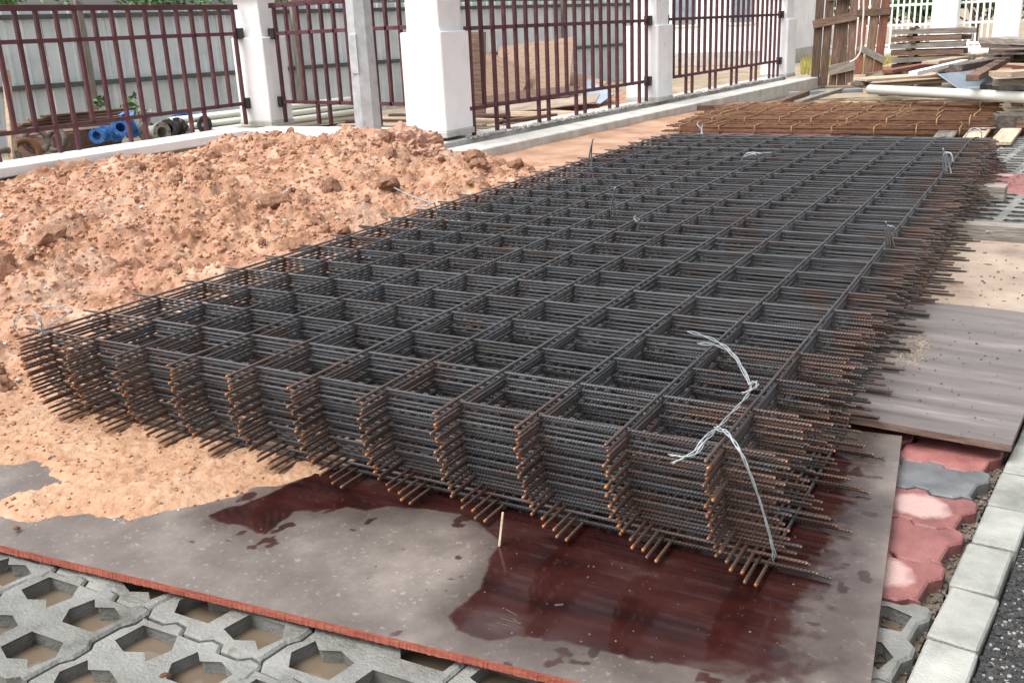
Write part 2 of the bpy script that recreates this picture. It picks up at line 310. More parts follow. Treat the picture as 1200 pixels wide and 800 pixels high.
def tube_data(pts, r, n=6, close=False):
    pts = [Vector(p) for p in pts]; v = []; f = []
    up = Vector((0, 0, 1)); prev = None
    for i, p in enumerate(pts):
        d = (pts[min(i + 1, len(pts) - 1)] - pts[max(i - 1, 0)]).normalized()
        if prev is None:
            a = d.orthogonal().normalized()
        else:
            a = (prev - d * prev.dot(d)).normalized()
        prev = a; b = d.cross(a); rr = r[i] if isinstance(r, (list, tuple)) else r
        for k in range(n):
            t = 2 * math.pi * k / n; v.append(p + (a * math.cos(t) + b * math.sin(t)) * rr)
    for i in range(len(pts) - 1):
        for k in range(n): f.append((i * n + k, i * n + (k + 1) % n, (i + 1) * n + (k + 1) % n, (i + 1) * n + k))
    f.append(tuple(range(n - 1, -1, -1))); f.append(tuple(range(len(v) - n, len(v))))
    return v, f
def spline(pts, k=6):
    P = [Vector(p) for p in pts]; out = []
    for i in range(len(P) - 1):
        p0, p1, p2, p3 = P[max(i - 1, 0)], P[i], P[i + 1], P[min(i + 2, len(P) - 1)]
        for j in range(k):
            t = j / k; out.append(.5 * (2 * p1 + (p2 - p0) * t + (2 * p0 - 5 * p1 + 4 * p2 - p3) * t * t + (3 * p1 - p0 - 3 * p2 + p3) * t ** 3))
    out.append(P[-1]); return out
def multi_tube(name, lists, r, m, n=6, parent=None, loc=(0, 0, 0)):
    V = []; F = []
    for pts in lists:
        v, f = tube_data(pts, r, n); o = len(V); V += v; F += [tuple(i + o for i in q) for q in f]
    return obj(name, mesh(name, V, F, m, True), parent, loc)
def lathe_data(prof, n=20):
    v = []; f = []
    for r, z in prof:
        for k in range(n): t = 2 * math.pi * k / n; v.append((r * math.cos(t), r * math.sin(t), z))
    for i in range(len(prof) - 1):
        for k in range(n): f.append((i * n + k, i * n + (k + 1) % n, (i + 1) * n + (k + 1) % n, (i + 1) * n + k))
    return v, f
def offset_loop(lp, d):
    n = len(lp); out = []
    for i in range(n):
        p0, p1, p2 = Vector(lp[i - 1]), Vector(lp[i]), Vector(lp[(i + 1) % n])
        a = (p1 - p0).normalized(); b = (p2 - p1).normalized()
        na = Vector((-a.y, a.x)); nb = Vector((-b.y, b.x)); h = (na + nb)
        if h.length < 1e-6: h = na
        h.normalize(); k = max(.35, h.dot(na)); out.append(p1 + h * (d / k))
    return out
def prism_me(name, loops, depth, cham, m):
    """loops[0] outer counter-clockwise, the others holes clockwise; top at z = 0 with a chamfered rim"""
    bm = bmesh.new(); top_edges = []
    for lp in loops:
        ins = offset_loop(lp, cham); n = len(lp)
        A = [bm.verts.new((p[0], p[1], 0)) for p in ins]; B = [bm.verts.new((p[0], p[1], -cham)) for p in lp]; C = [bm.verts.new((p[0], p[1], -depth)) for p in lp]
        for i in range(n):
            j = (i + 1) % n; top_edges.append(bm.edges.new((A[i], A[j])))
            bm.faces.new((A[j], A[i], B[i], B[j])); bm.faces.new((B[j], B[i], C[i], C[j]))
    bmesh.ops.triangle_fill(bm, edges=top_edges, use_beauty=True)
    bmesh.ops.recalc_face_normals(bm, faces=bm.faces[:])
    return bm_mesh(name, bm, m)
def inpoly(x, y, poly):
    x = np.asarray(x, float); y = np.asarray(y, float); c = np.zeros(x.shape, bool); n = len(poly)
    for i in range(n):
        x0, y0 = poly[i][:2]; x1, y1 = poly[i - 1][:2]
        if y0 == y1: continue
        c ^= ((y0 > y) != (y1 > y)) & (x < (x1 - x0) * (y - y0) / (y1 - y0) + x0)
    return c
def sdist(x, y, poly):
    """signed distance, positive inside"""
    d = np.full(np.shape(x), 1e9); n = len(poly)
    for i in range(n):
        ax, ay = poly[i - 1][:2]; bx, by = poly[i][:2]; ex, ey = bx - ax, by - ay
        t = np.clip(((x - ax) * ex + (y - ay) * ey) / (ex * ex + ey * ey + 1e-12), 0, 1)
        d = np.minimum(d, np.hypot(x - ax - t * ex, y - ay - t * ey))
    return np.where(inpoly(x, y, poly), d, -d)
def grid_obj(name, X, Y, Z, m, keep=None, smooth=True):
    ny, nx = X.shape; v = np.stack([X.ravel(), Y.ravel(), Z.ravel()], 1)
    i = np.arange(ny * nx).reshape(ny, nx); q = np.stack([i[:-1, :-1], i[:-1, 1:], i[1:, 1:], i[1:, :-1]], -1).reshape(-1, 4)
    if keep is not None:
        q = q[keep.ravel()[q].any(1)]; used = np.unique(q); mp = np.full(len(v), -1); mp[used] = np.arange(len(used)); v = v[used]; q = mp[q]
    me = bpy.data.meshes.new(name); me.vertices.add(len(v)); me.vertices.foreach_set('co', v.ravel())
    me.loops.add(q.size); me.loops.foreach_set('vertex_index', q.ravel().astype(np.int32))
    me.polygons.add(len(q)); me.polygons.foreach_set('loop_start', np.arange(0, q.size, 4, dtype=np.int32))
    me.update(calc_edges=True); me.validate()
    if smooth: me.polygons.foreach_set('use_smooth', [True] * len(me.polygons))
    me.materials.append(MATS[m]); return obj(name, me)
ORD = ['topmost', 'second', 'third', 'fourth', 'fifth', 'sixth', 'seventh', 'eighth', 'ninth', 'tenth', 'eleventh', 'twelfth', 'thirteenth',
       'fourteenth', 'fifteenth', 'sixteenth', 'seventeenth', 'eighteenth', 'nineteenth', 'twentieth', 'twenty-first', 'twenty-second', 'twenty-third', 'lowest']

# ================================================================== SETTING: ground, paving, asphalt
g = obj('ground', mesh('ground', [(-6000, -6000, -.10), (6000, -6000, -.10), (6000, 6000, -.10), (-6000, 6000, -.10)], [(0, 1, 2, 3)], 'ground')); tag(g, kind='structure')
PAV_A = -math.atan(.095); PAV_O = Vector((2.362, 0, 0))
def pv(x, y, z=0):
    c, s = math.cos(PAV_A), math.sin(PAV_A); return PAV_O + Vector((c * x - s * y, s * x + c * y, z))
pav = empty('pavement', PAV_O, PAV_A); tag(pav, kind='structure')
def wave_loop(w, h, tx, ty, amp_b, amp_s, gap):
    """outline of an interlocking block w x h: tx teeth along the long joints, ty along the short ones"""
    def teeth(n, L, amp):
        out = []
        for k in range(n):
            a = L * k / n; s = L / n
            out += [(a + s * .10, -amp / 2), (a + s * .55, -amp / 2 + amp * .15), (a + s * .72, amp / 2), (a + s * .98, amp / 2 - amp * .1)]
        return out
    bt = teeth(tx, w, amp_b); st = teeth(ty, h, amp_s); lp = []
    for t, d in bt: lp.append((t, d))
    for t, d in st: lp.append((w + d, t))
    for t, d in reversed(bt): lp.append((t, h + d))
    for t, d in reversed(st): lp.append((d, t))
    lp = [Vector((x - w / 2, y - h / 2)) for x, y in lp]
    return offset_loop(lp, gap)
GW, GH = .325, .262
HOLE = [(-.066, -.030), (-.060, .038), (.036, .050), (.068, .012), (.052, -.045), (.022, -.026), (-.014, -.045)]
def grass_block():
    loops = [wave_loop(GW, GH, 3, 2, .020, .016, .0018)]
    for hx, hy, fl in ((-.079, .066, 1), (.079, .062, -1), (-.079, -.062, -1), (.079, -.066, 1)):
        lp = [Vector((hx + fl * x, hy + fl * y)) for x, y in HOLE]
        loops.append(list(reversed(lp)))
    return prism_me('grass_block', loops, .085, .005, 'concrete_block')
GB = grass_block()
slot = prism_me('uni', [wave_loop(.205, .162, 2, 1, .022, .024, .0018)], .07, .004, 'red_paver')
slot_dry = slot.copy(); slot_dry.materials[0] = MATS['red_paver_dry']
slot_grey = slot.copy(); slot_grey.materials[0] = MATS['grey_paver']
def visible(x, y):
    p = ROTM.transposed() @ (pv(x, y) - Vector(CAM_P))
    if p.z > -.05: return False
    u = 600 + FOC * p.x / -p.z; v = 400 - FOC * p.y / -p.z
    return -90 < u < 1290 and -60 < v < 930
def lay_grass(x0, y0, nx, ny, skip=None):
    for j in range(ny):
        for i in range(nx):
            x = x0 - GW * (i + .5); y = y0 + GH * (j + .5)
            if not visible(x, y) or (skip and skip(x, y)): continue
            obj('grass_block', GB, pav, (x, y, random.uniform(-.003, .003)), (random.gauss(0, .006), random.gauss(0, .006), random.gauss(0, .004)))
lay_grass(.016, .075 - GH * 5, 9, 5)                       # near band, bottom left and bottom right
k = 0
for j in range(6):                                       # red band beside the mesh
    for i in range(3):
        x = -.205 * (i + .5) + random.gauss(.004, .003); y = .085 + .162 * (j + .5)
        me = slot
        if i == 0 and j in (0, 2): me = slot_dry
        if j == 3: me = slot_grey
        obj('paving_block', me, pav, (x, y, random.uniform(-.002, .002)), (random.gauss(0, .008), random.gauss(0, .008), random.gauss(0, .01)))
lay_grass(0, 3.25, 3, 6)
for j in range(5):                                       # second red band further back
    for i in range(4):
        me = random.choice([slot, slot, slot_dry, slot_grey if j == 2 else slot])
        obj('paving_block', me, pav, (-.205 * (i + .5) + .004, 4.83 + .162 * (j + .5), random.uniform(-.002, .002)), (0, 0, random.gauss(0, .01)))
lay_grass(0, 5.65, 3, 8)
for j in range(30):                                      # red strip between the mesh and the kerb of the boundary wall
    for i in range(7):
        x = -2.55 - .205 * i + (.1025 if j % 2 else 0); y = 4.7 + .162 * j
        q = pv(x, y)
        if q.x < -1.86 + .075 * (q.y - 5.2): continue
        obj('paving_block', random.choice([slot, slot, slot, slot_dry]), pav, (x, y, random.uniform(-.002, .002)), (0, 0, random.gauss(0, .01)))
q = [pv(-3.6, -2.5, -.032), pv(.02, -2.5, -.032), pv(.02, 9, -.032), pv(-3.6, 9, -.032)]
tag(obj('muddy_water', mesh('muddy_water', q, [(0, 1, 2, 3)], 'muddy_water')), kind='structure')
# edging blocks between paving and asphalt
edge = empty('edging_course', PAV_O, PAV_A); tag(edge, kind='structure')
eb = box_me(.086, .188, .08, 'edging', .004)
for j in range(-3, 34):
    obj('edging_block', eb, edge, (.074 + random.gauss(0, .0015), .195 * (j + .5) - .02, -.078 + random.gauss(0, .0015)), (random.gauss(0, .012), random.gauss(0, .012), random.gauss(0, .012)))
q = [pv(.121, -4, -.018), pv(40, -4, -.018), pv(40, 60, -.018), pv(.121, 60, -.018)]
tag(obj('asphalt_road', mesh('asphalt_road', q, [(0, 1, 2, 3)], 'asphalt')), kind='structure')

def ico(sub=1, seed=0, amp=.25, flat=.8):
    bm = bmesh.new(); bmesh.ops.create_icosphere(bm, subdivisions=sub, radius=1); rs = random.Random(seed)
    off = [Vector((rs.uniform(-1, 1), rs.uniform(-1, 1), rs.uniform(-1, 1))).normalized() for _ in range(9)]; am = [rs.uniform(-amp, amp) for _ in off]
    for v in bm.verts:
        d = v.co.normalized(); s = 1 + sum(a * max(0, d.dot(o)) ** 2 for a, o in zip(am, off)) + rs.uniform(-amp, amp) * .22
        v.co = d * s; v.co.z *= flat
    V = np.array([v.co[:] for v in bm.verts]); F = [tuple(v.index for v in f.verts) for f in bm.faces]; bm.free(); return V, F
def scatter(name, pts, sizes, m, sub=1, amp=.3, nvar=6, flat=.75, smooth=False):
    """many tiny pieces as one stuff mesh"""
    var = [ico(sub, s, amp, flat) for s in range(nvar)]; V = []; F = []; o = 0
    for (x, y, z), s in zip(pts, sizes):
        v, f = var[random.randrange(nvar)]; a = random.uniform(0, 6.28); c, sn = math.cos(a), math.sin(a)
        w = v * s; V.append(np.stack([w[:, 0] * c - w[:, 1] * sn + x, w[:, 0] * sn + w[:, 1] * c + y, w[:, 2] + z], 1)); F += [tuple(i + o for i in t) for t in f]; o += len(v)
    return obj(name, mesh(name, np.concatenate(V).tolist(), F, m, smooth))
pts = []; szs = []
for _ in range(9500):                                    # coarse chippings at the asphalt's edge
    x = random.uniform(.122, .50); y = random.uniform(-.9, 1.6); pts.append(tuple(pv(x, y, -.017))); szs.append(random.uniform(.002, .0075))
tag(scatter('asphalt_chippings', pts[:5600], szs[:5600], 'asphalt'), kind='stuff')
tag(scatter('pale_chippings', pts[5600:], [q_ * .55 for q_ in szs[5600:]], 'stone'), kind='stuff')
pts = [tuple(pv(random.uniform(-.06, .036), random.uniform(-.6, .9), -.034 + random.uniform(0, .008))) for _ in range(1500)]
tag(scatter('joint_gravel', pts, [random.uniform(.002, .006) for _ in pts], 'cast_iron'), kind='stuff')

# ================================================================== SOIL HEAP and the spill over the board
BOARD_Z = .030
spill = [at(u, v, BOARD_Z) for u, v in [(-260, 590), (-60, 606), (0, 609), (40, 618), (100, 611), (145, 622), (180, 612), (240, 600), (280, 590), (330, 572), (370, 562), (420, 548), (470, 520), (430, 470), (300, 420), (60, 400), (-300, 420)]]
bare = [at(u, v, BOARD_Z) for u, v in [(-80, 552), (-20, 545), (40, 547), (78, 552), (82, 562), (60, 566), (45, 576), (10, 582), (-60, 590)]]
def heap_h(x, y):
    wx = x + .05 * fbm(x * 5, y * 5, 3, 3); wy = y + .05 * fbm(x * 5 + 9, y * 5, 3, 8)
    s = -wx; far = 1 - ss(4.2, 5.35, wy + .25 * ss(2.0, 3.2, s))
    h = .245 * ss(.10, 2.3, s) * far * (1 - .8 * ss(2.9, 4.3, s)) * (1 - .45 * ss(3.4, .6, y))
    h = h * (1 + .35 * fbm(x * 1.1 + 3, y * 1.1, 2, 20)) + .03 * ss(.0, .35, s) * far
    m = ss(.1, .9, s)
    qx = x + .02 * fbm(x * 12, y * 12, 3, 71); qy = y + .02 * fbm(x * 12 + 5, y * 12, 3, 75)
    lump = 1.6 * (.075 * chunks(qx * 2.6, qy * 2.6, 5) + .060 * chunks(qx * 5.5, qy * 5.5, 9) + .042 * chunks(qx * 11, qy * 11, 14) + .026 * chunks(qx * 23, qy * 23, 19) + .020 * chunks(qx * 47, qy * 47, 23))
    patch = .55 + .45 * ss(-.25, .25, fbm(x * 1.7, y * 1.7, 2, 55))
    h = h + lump * (.3 + .7 * m) * patch * ss(-.02, .3, s) * far + .022 * np.abs(fbm(x * 9, y * 9, 5, 33)) * (.3 + .7 * m) * far
    h = h - .035 + .03 * ss(.02, .3, s) + .09 * np.exp(-((x + 2.95) / .55) ** 2 - ((y - 4.15) / .55) ** 2)
    sp = sdist(wx, wy, spill); br = sdist(wx + .03 * fbm(x * 20, y * 20, 2, 40), wy + .02 * fbm(x * 24, y * 24, 2, 41), bare)
    hs_ = BOARD_Z + np.clip(np.where(sp > 0, sp * .16, sp * .6), -.06, .016) + .006 * fbm(x * 16, y * 16, 4, 60) * ss(-.02, .05, sp) + .010 * chunks(x * 26, y * 26, 61) * ss(.01, .12, sp) + .009 * chunks(x * 52, y * 52, 62) * ss(.0, .06, sp) - .004
    hs_ = np.where(br > -.02, hs_ - np.clip((br + .02) * .8, 0, .05), hs_)
    return np.maximum(h, hs_)
ty = np.linspace(0, 1, 760); tx = np.linspace(0, 1, 720)
ys = -.78 + 6.4 * (.55 * ty + .45 * ty ** 2); xs = 1.35 - 6.1 * (.55 * tx + .45 * tx ** 2)
X, Y = np.meshgrid(xs[::-1], ys); Z = heap_h(X, Y)
keep = (Z > .004) | ((X < -.25) & (Z > -.04))
so = grid_obj('soil_heap', X, Y, Z, 'soil', keep)
tag(so, 'broad heap of lumpy orange-brown clay soil piled beside the mesh stack', 'soil heap')
vc = np.zeros(len(so.data.vertices) * 3); so.data.vertices.foreach_get('co', vc); vc = vc.reshape(-1, 3)
sand_ = ss(-.75, .1, vc[:, 0] + .25 * fbm(vc[:, 0] * 4, vc[:, 1] * 4, 4, 130)) * (1 - ss(.6, 1.2, vc[:, 1])) * .6
a_ = so.data.attributes.new('sandy', 'FLOAT', 'POINT'); a_.data.foreach_set('value', sand_.astype(np.float32))
def hz(x, y): return float(heap_h(np.array([x]), np.array([y]))[0])
# clods lying in the heap
def chunk_rock(seed, sub=3, cuts=11, rough=.10):
    v, f = ico(sub, seed, .25, .85); rs_ = np.random.default_rng(seed)
    for _ in range(cuts):
        nrm = rs_.normal(size=3); nrm /= np.linalg.norm(nrm); c_ = rs_.uniform(.55, .85); d_ = v @ nrm - c_; v = v - np.outer(np.clip(d_, 0, None), nrm)
    nn = fbm(v[:, 0] * 3.2 + seed, v[:, 1] * 3.2 + v[:, 2] * 2.7, 5, 300 + seed % 97); return v * (1 + rough * nn)[:, None], f
cv = []
for s in range(14):
    v, f = chunk_rock(100 + s, 3, 7, .38); cv.append(mesh('clod', v.tolist(), f, 'clod', False))
n = 0
while n < 230:
    x = random.uniform(-3.9, -.15); y = random.uniform(-.35, 5.1)
    s = .022 * math.exp(random.gauss(.0, .5)) * (1 + .35 * max(0, y - 1) / 2)
    if s > .075: continue
    z = hz(x, y)
    if z < .02: continue
    obj('clod', random.choice(cv), so, (x, y, z + s * .25), (random.uniform(-.5, .5), random.uniform(-.5, .5), random.uniform(0, 6.28)), (s * random.uniform(.8, 1.3), s * random.uniform(.8, 1.3), s)); n += 1
for (u, v, z, s) in [(5, 325, .14, .09), (60, 290, .17, .07), (330, 250, .15, .08), (585, 205, .06, .10), (560, 215, .05, .08), (95, 205, .26, .11), (155, 208, .26, .09)]:
    p = at(u, v, z); obj('clod', random.choice(cv), so, (p.x, p.y, hz(p.x, p.y) + s * .1), (random.uniform(-.4, .4), random.uniform(-.4, .4), random.uniform(0, 6.28)), (s * 1.15, s, s * .85))
v, f = chunk_rock(4243, 5, 7, .34)
p = at(484, 190, .16)
bo = obj('clay_boulder', mesh('clay_boulder', v.tolist(), f, 'clay_pale', False), None, (p.x, p.y, .22), (.1, .1, .7), (.30, .26, .26))
tag(bo, 'large pinkish lump of clay at the foot of the lamp post', 'boulder')
pts = []; szs = []
for _ in range(24000):
    t = random.random() ** .8; x = .9 - 4.8 * t; y = -.6 + 5.7 * random.random() ** 1.3
    pts.append((x, y, 0)); szs.append(random.uniform(.0025, .0085) * (1 + 1.1 * t) * (1 if random.random() < .9 else 1.7) * (.55 if x > -.1 else 1))
P = np.array(pts); Zp = heap_h(P[:, 0], P[:, 1]); ok = Zp > .026
pts = [(a, b, c + .002) for (a, b, _), c, k_ in zip(pts, Zp, ok) if k_]; szs = [s for s, k_ in zip(szs, ok) if k_]
c = int(len(pts) * .955)
for nm, sl, mm in (('soil_crumbs', slice(0, c), 'clod'), ('heap_pebbles', slice(c, None), 'stone')):
    o = scatter(nm, pts[sl], szs[sl], mm); o.parent = so; tag(o, kind='stuff')
# wet mud film along the kerb
nx = 60; ny = 120
yy = np.linspace(4.6, 11.5, ny); tt = np.linspace(0, 1, nx); X = np.zeros((ny, nx)); Y = np.zeros((ny, nx))
for j, y in enumerate(yy):
    X[j] = -1.97 + .075 * (y - 5.2) + tt * 1.25; Y[j] = y
Z = .006 - .016 * (tt[None, :] * 1.7 - .45 + .8 * fbm(X * 3, Y * 2, 3, 91)) - .02 * ss(8.5, 11, Y)
mo = grid_obj('mud_film', X, Y, np.maximum(Z, -.012), 'mud'); tag(mo, kind='structure')

# ================================================================== BOARDS under the mesh
def slab(name, cn, along, L, Wd, z0, th, top, label, cat, group=None, wob=.002, sub=24, edge='ply_edge_brown'):
    """plywood sheet from corner cn, `along` = unit direction of its long side; the other side goes to its left"""
    a = Vector((along[0], along[1], 0)).normalized(); ang = math.atan2(a.y, a.x)
    V = []; F = []; nx_, ny_ = sub, sub // 2
    gi, gj = np.meshgrid(np.arange(nx_ + 1), np.arange(ny_ + 1)); ZZ = th + wob * 2 * fbm(gi * 8.4 / nx_ + cn[0] * 7, gj * 4.2 / ny_, 2, 5)
    def zz(i, j): return float(ZZ[j, i])
    for j in range(ny_ + 1):
        for i in range(nx_ + 1): V.append((L * i / nx_, Wd * j / ny_, zz(i, j)))
    for j in range(ny_):
        for i in range(nx_): k_ = j * (nx_ + 1) + i; F.append((k_, k_ + 1, k_ + nx_ + 2, k_ + nx_ + 1))
    ring = [i for i in range(nx_ + 1)] + [(nx_ + 1) * j + nx_ for j in range(1, ny_ + 1)] + [(nx_ + 1) * ny_ + i for i in range(nx_ - 1, -1, -1)] + [(nx_ + 1) * j for j in range(ny_ - 1, 0, -1)]
    b0 = len(V)
    for r_ in ring: x, y, z = V[r_]; e_ = .0012 * random.uniform(-1, 1); V.append((x, y + e_, z - th))
    ntop = len(F)
    for i in range(len(ring)): j = (i + 1) % len(ring); F.append((ring[j], ring[i], b0 + i, b0 + j))
    F.append(tuple(b0 + i for i in range(len(ring) - 1, -1, -1)))
    me = mesh(name, V, F, top); me.materials.append(MATS[edge])
    for i, pl in enumerate(me.polygons): pl.material_index = 0 if i < ntop else 1
    return tag(obj(name, me, None, (cn[0], cn[1], z0), (0, 0, ang)), label, cat, group)
E_ = Vector((-.9953, -.097, 0)); BC = (2.345, -.402)
left = (BC[0] + 2.44 * E_.x, BC[1] + 2.44 * E_.y)
board1 = slab('plywood_board', left, (-E_.x, -E_.y), 2.44, 1.22, .012, .018, 'film_board', 'grey and maroon plywood board with wet puddle at the near corner of the mesh stack', 'board', 'plywood boards', wob=.0002, sub=620, edge='ply_edge')
def board_r(cx, cy, L, Wd, z0, top, label, ang=.03):
    a = (math.cos(ang), math.sin(ang)); return slab('plywood_board', (cx - L * a[0], cy - L * a[1]), a, L, Wd, z0, .018, top, label, 'board', 'plywood boards', .003)
board_r(2.478, .80, 2.44, 1.215, .034, 'grey_board', 'weathered grey-brown plywood board beside red pavers', -.075)
board_r(2.47, 2.03, 2.44, 1.22, .014, 'sandy_board', 'pale sand-dusted plywood board with dark specks on the right', -.09)

# water soaked into the near board, and scratches on it
WET1 = [(585, 632), (572, 655), (566, 682), (545, 702), (523, 722), (532, 740), (572, 750), (612, 745), (655, 752), (700, 762), (760, 772), (820, 780), (880, 790), (935, 800), (945, 770), (935, 742), (950, 715), (965, 685), (980, 640), (1000, 590), (1000, 540), (900, 500), (700, 500), (560, 540), (555, 600)]
WET2 = [(244, 604), (262, 597), (285, 590), (330, 570), (400, 540), (560, 545), (590, 640), (560, 612), (530, 600), (495, 594), (455, 592), (430, 598), (405, 594), (372, 598), (345, 600), (335, 608), (312, 626), (297, 626), (285, 614), (268, 614), (255, 610)]
DAMP = [(990, 500), (1045, 500), (1030, 830), (960, 830), (930, 760), (950, 690)]
bd = board1.data; nv = len(bd.vertices); co = np.zeros(nv * 3); bd.vertices.foreach_get('co', co); co = co.reshape(-1, 3)
ca, sa = math.cos(board1.rotation_euler.z), math.sin(board1.rotation_euler.z); bx_ = co[:, 0] * ca - co[:, 1] * sa + board1.location.x; by_ = co[:, 0] * sa + co[:, 1] * ca + board1.location.y
def pol(L_): return [at(u, v, BOARD_Z) for u, v in L_]
n1 = fbm(bx_ * 8, by_ * 8, 5, 70); n2 = fbm(bx_ * 40, by_ * 40, 4, 75); n3 = fbm(bx_ * 5, by_ * 14, 4, 79)
d = np.maximum(sdist(bx_, by_, pol(WET1)), sdist(bx_, by_, pol(WET2))) + .014 * n1 + .007 * n2
soft = .004 + .055 * ss(2.08, 2.25, bx_) ; wet = ss(-soft, soft * 1.2, d + soft * 1.6 * n2 * ss(2.05, 2.2, bx_))
spl = ss(.78, .86, fbm(bx_ * 26, by_ * 26, 3, 95) + .5 * ss(-.16, -.02, d) - .05)          # splashes outside the edge
wet = np.maximum(wet, spl * ss(-.2, -.05, d) * .9)
damp = np.maximum(ss(-.05, .06, sdist(bx_, by_, pol(DAMP)) + .05 * n1), .75 * ss(-.10, .0, d + .03 * n1)) * (1 - .4 * wet)
for nm, dat in (('wet', wet), ('damp', damp)):
    a_ = bd.attributes.new(nm, 'FLOAT', 'POINT'); a_.data.foreach_set('value', dat.astype(np.float32))
for (u0, v0, u1, v1) in [(593, 714, 606, 721), (586, 724, 609, 731), (582, 729, 598, 734), (601, 725, 611, 731), (650, 709, 660, 708)]:
    p0 = at(u0, v0, BOARD_Z); p1 = at(u1, v1, BOARD_Z); dd = p1 - p0; big = u0 == 650
    loc = board1.matrix_basis.inverted() @ ((p0 + p1) / 2 + Vector((0, 0, .0004))); o = box('scratch_mark', (dd.length, .006 if big else .0022, .0005), loc, 'scratch', board1, rz=math.atan2(dd.y, dd.x) - board1.rotation_euler.z, bev=0)

# ================================================================== THE STACK OF WELDED MESH
NS = 24; D = .0076; TOP = .300; PITCH = .0111
def bar_mesh(axis, L, prof=None, n=8, seg=2, clean=0):
    """round bar from 0 to L along axis with uv 'along' (metres, turn) and 'tip' (distance to the nearest end)"""
    V = []; F = []; UA = []; UT = []
    st = [0, .003] + [L * i / seg for i in range(1, seg)] + [L - .003, L]
    rad = [D / 2 * .82, D / 2] + [D / 2] * (seg - 1) + [D / 2, D / 2 * .82]
    for s, r in zip(st, rad):
        z = prof(s) if prof else 0
        for k in range(n):
            t = 2 * math.pi * k / n; a, b = r * math.cos(t), r * math.sin(t)
            V.append((s, a, z + b) if axis == 'x' else (a, s, z + b))
    m_ = len(st)
    for i in range(m_ - 1):
        for k in range(n):
            F.append((i * n + k, i * n + (k + 1) % n, (i + 1) * n + (k + 1) % n, (i + 1) * n + k))
            for (ii, kk) in ((i, k), (i, k + 1), (i + 1, k + 1), (i + 1, k)):
                UA.append((st[ii], kk / n * 6.283)); UT.append((min(st[ii], L - st[ii]) + clean, 0))
    for base, e in ((0, 0), ((m_ - 1) * n, 0)):
        F.append(tuple(base + k for k in (range(n) if base else range(n - 1, -1, -1))))
        for k in range(n): UA.append((0, 0)); UT.append((clean, 0))
    me = mesh('bar', V, F, 'steel', True)
    for nm, dat in (('along', UA), ('tip', UT)):
        uv = me.uv_layers.new(name=nm); uv.data.foreach_set('uv', np.array(dat, np.float32).ravel())
    if axis == 'y': me.flip_normals()
    return me
CROSS = bar_mesh('x', 2.2, seg=4, clean=.17); CROSS_RUSTY = bar_mesh('x', 2.2, seg=4, clean=.0065)
SHX = [0, .002, -.003, .003, -.002, .002, -.003, .004, 0, .003, -.001, .005, .002, .008, .006, .013, .012, .020, .022, .034, .044, .058, .074, .092]
SHY = [0, .003, .001, .005, .001, .006, .002, .006, .003, .007, .005, .010, .008, .013, .010, .018, .020, .024, .024, .030, .026, .038, .034, .046]
rs = random.Random(3)
for k in range(NS):
    droop = .10 * (1 - k / (NS - 1)) ** .8
    # sheets lower down ripple a little where they bear on one another
    ph = rs.uniform(0, 6.28); amp = .0016 if k < NS - 3 else .0006
    def prof(s, droop=droop, ph=ph, amp=amp): return -droop * max(0, (s - 4.75) / 1.25) ** 2 + amp * math.sin(s * 2.3 + ph)
    zc = TOP - PITCH * k
    sh = empty('mesh_sheet', (SHX[k] + rs.gauss(0, .003), SHY[k] + rs.gauss(0, .0022), zc), rs.gauss(0, .0003) - .00012 * k)
    tag(sh, 'welded steel reinforcing mesh sheet, %s %sin the big flat stack' % (ORD[k], 'from the top ' if 0 < k < NS - 1 else ''), 'mesh sheet', 'stacked welded mesh sheets')
    LB = bar_mesh('y', 6.0, prof, seg=26)
    for i in range(11):
        obj('long_bar', LB, sh, (.2 * i + rs.gauss(0, .0012), -.1 + rs.gauss(0, .0025), 0), (0, 0, rs.gauss(0, .0005)))
    for j in range(30):
        obj('cross_bar', CROSS_RUSTY if j < 4 and rs.random() < .5 else CROSS, sh, (-.1 + .012 * (k % 3) + rs.gauss(0, .006), .2 * j + rs.gauss(0, .0012), prof(.1 + .2 * j) + -D * .86), (0, rs.gauss(0, .0004), rs.gauss(0, .0008)))

# ------------------------------------------------------------------ binding wires on the stack
def ties(label, paths, r=.0022, strands=2, m='wire', twist=.004):
    P0 = Vector(paths[0][0]); L_ = []
    for path in paths:
        s = spline(path, 7)
        for q_ in range(strands):
            L_.append([Vector(p_) - P0 + Vector((math.cos(i * .55 + q_ * math.pi * 2 / strands), math.sin(i * .7 + q_ * 3.1), math.sin(i * .55 + q_ * math.pi * 2 / strands))) * twist * .7 for i, p_ in enumerate(s)])
    o = multi_tube('binding_wire', L_, r, m, 5, None, P0); return tag(o, label, 'wire tie', 'binding wires on the mesh stack')
Z1 = .318
def A(*q): return [at(u, v, z) for u, v, z in q]
ties('long silvery binding wire knotted round the near right corner of the mesh stack', [
    A((806, 388, .34), (832, 396, .35), (855, 410, .35), (870, 430, .345), (880, 453, .335), (872, 468, .325), (856, 485, .32), (841, 502, .32)),
    A((818, 402, .33), (845, 406, .345), (862, 420, .345), (878, 450, .335)),
    A((878, 450, .34), (886, 447, .345), (887, 453, .345), (878, 458, .335), (869, 461, .33)),
    A((841, 502, .32), (826, 512, .315), (812, 530, .29), (787, 543, .27)),
    A((841, 502, .32), (828, 515, .31), (812, 534, .285), (784, 533, .28)),
    [at(838, 500, .32), at(850, 505, .316)] + [aty(u, v, y) for u, v, y in ((866, 526, -.016), (878, 552, -.02), (889, 582, -.018), (898, 612, -.014), (905, 640, -.01), (907, 657, .0))],
    [at(841, 503, .322), at(853, 508, .316)] + [aty(u, v, y) for u, v, y in ((868, 530, -.018), (881, 560, -.022), (892, 592, -.018), (901, 622, -.014), (909, 652, -.006))]], .0013, 2, twist=.003)
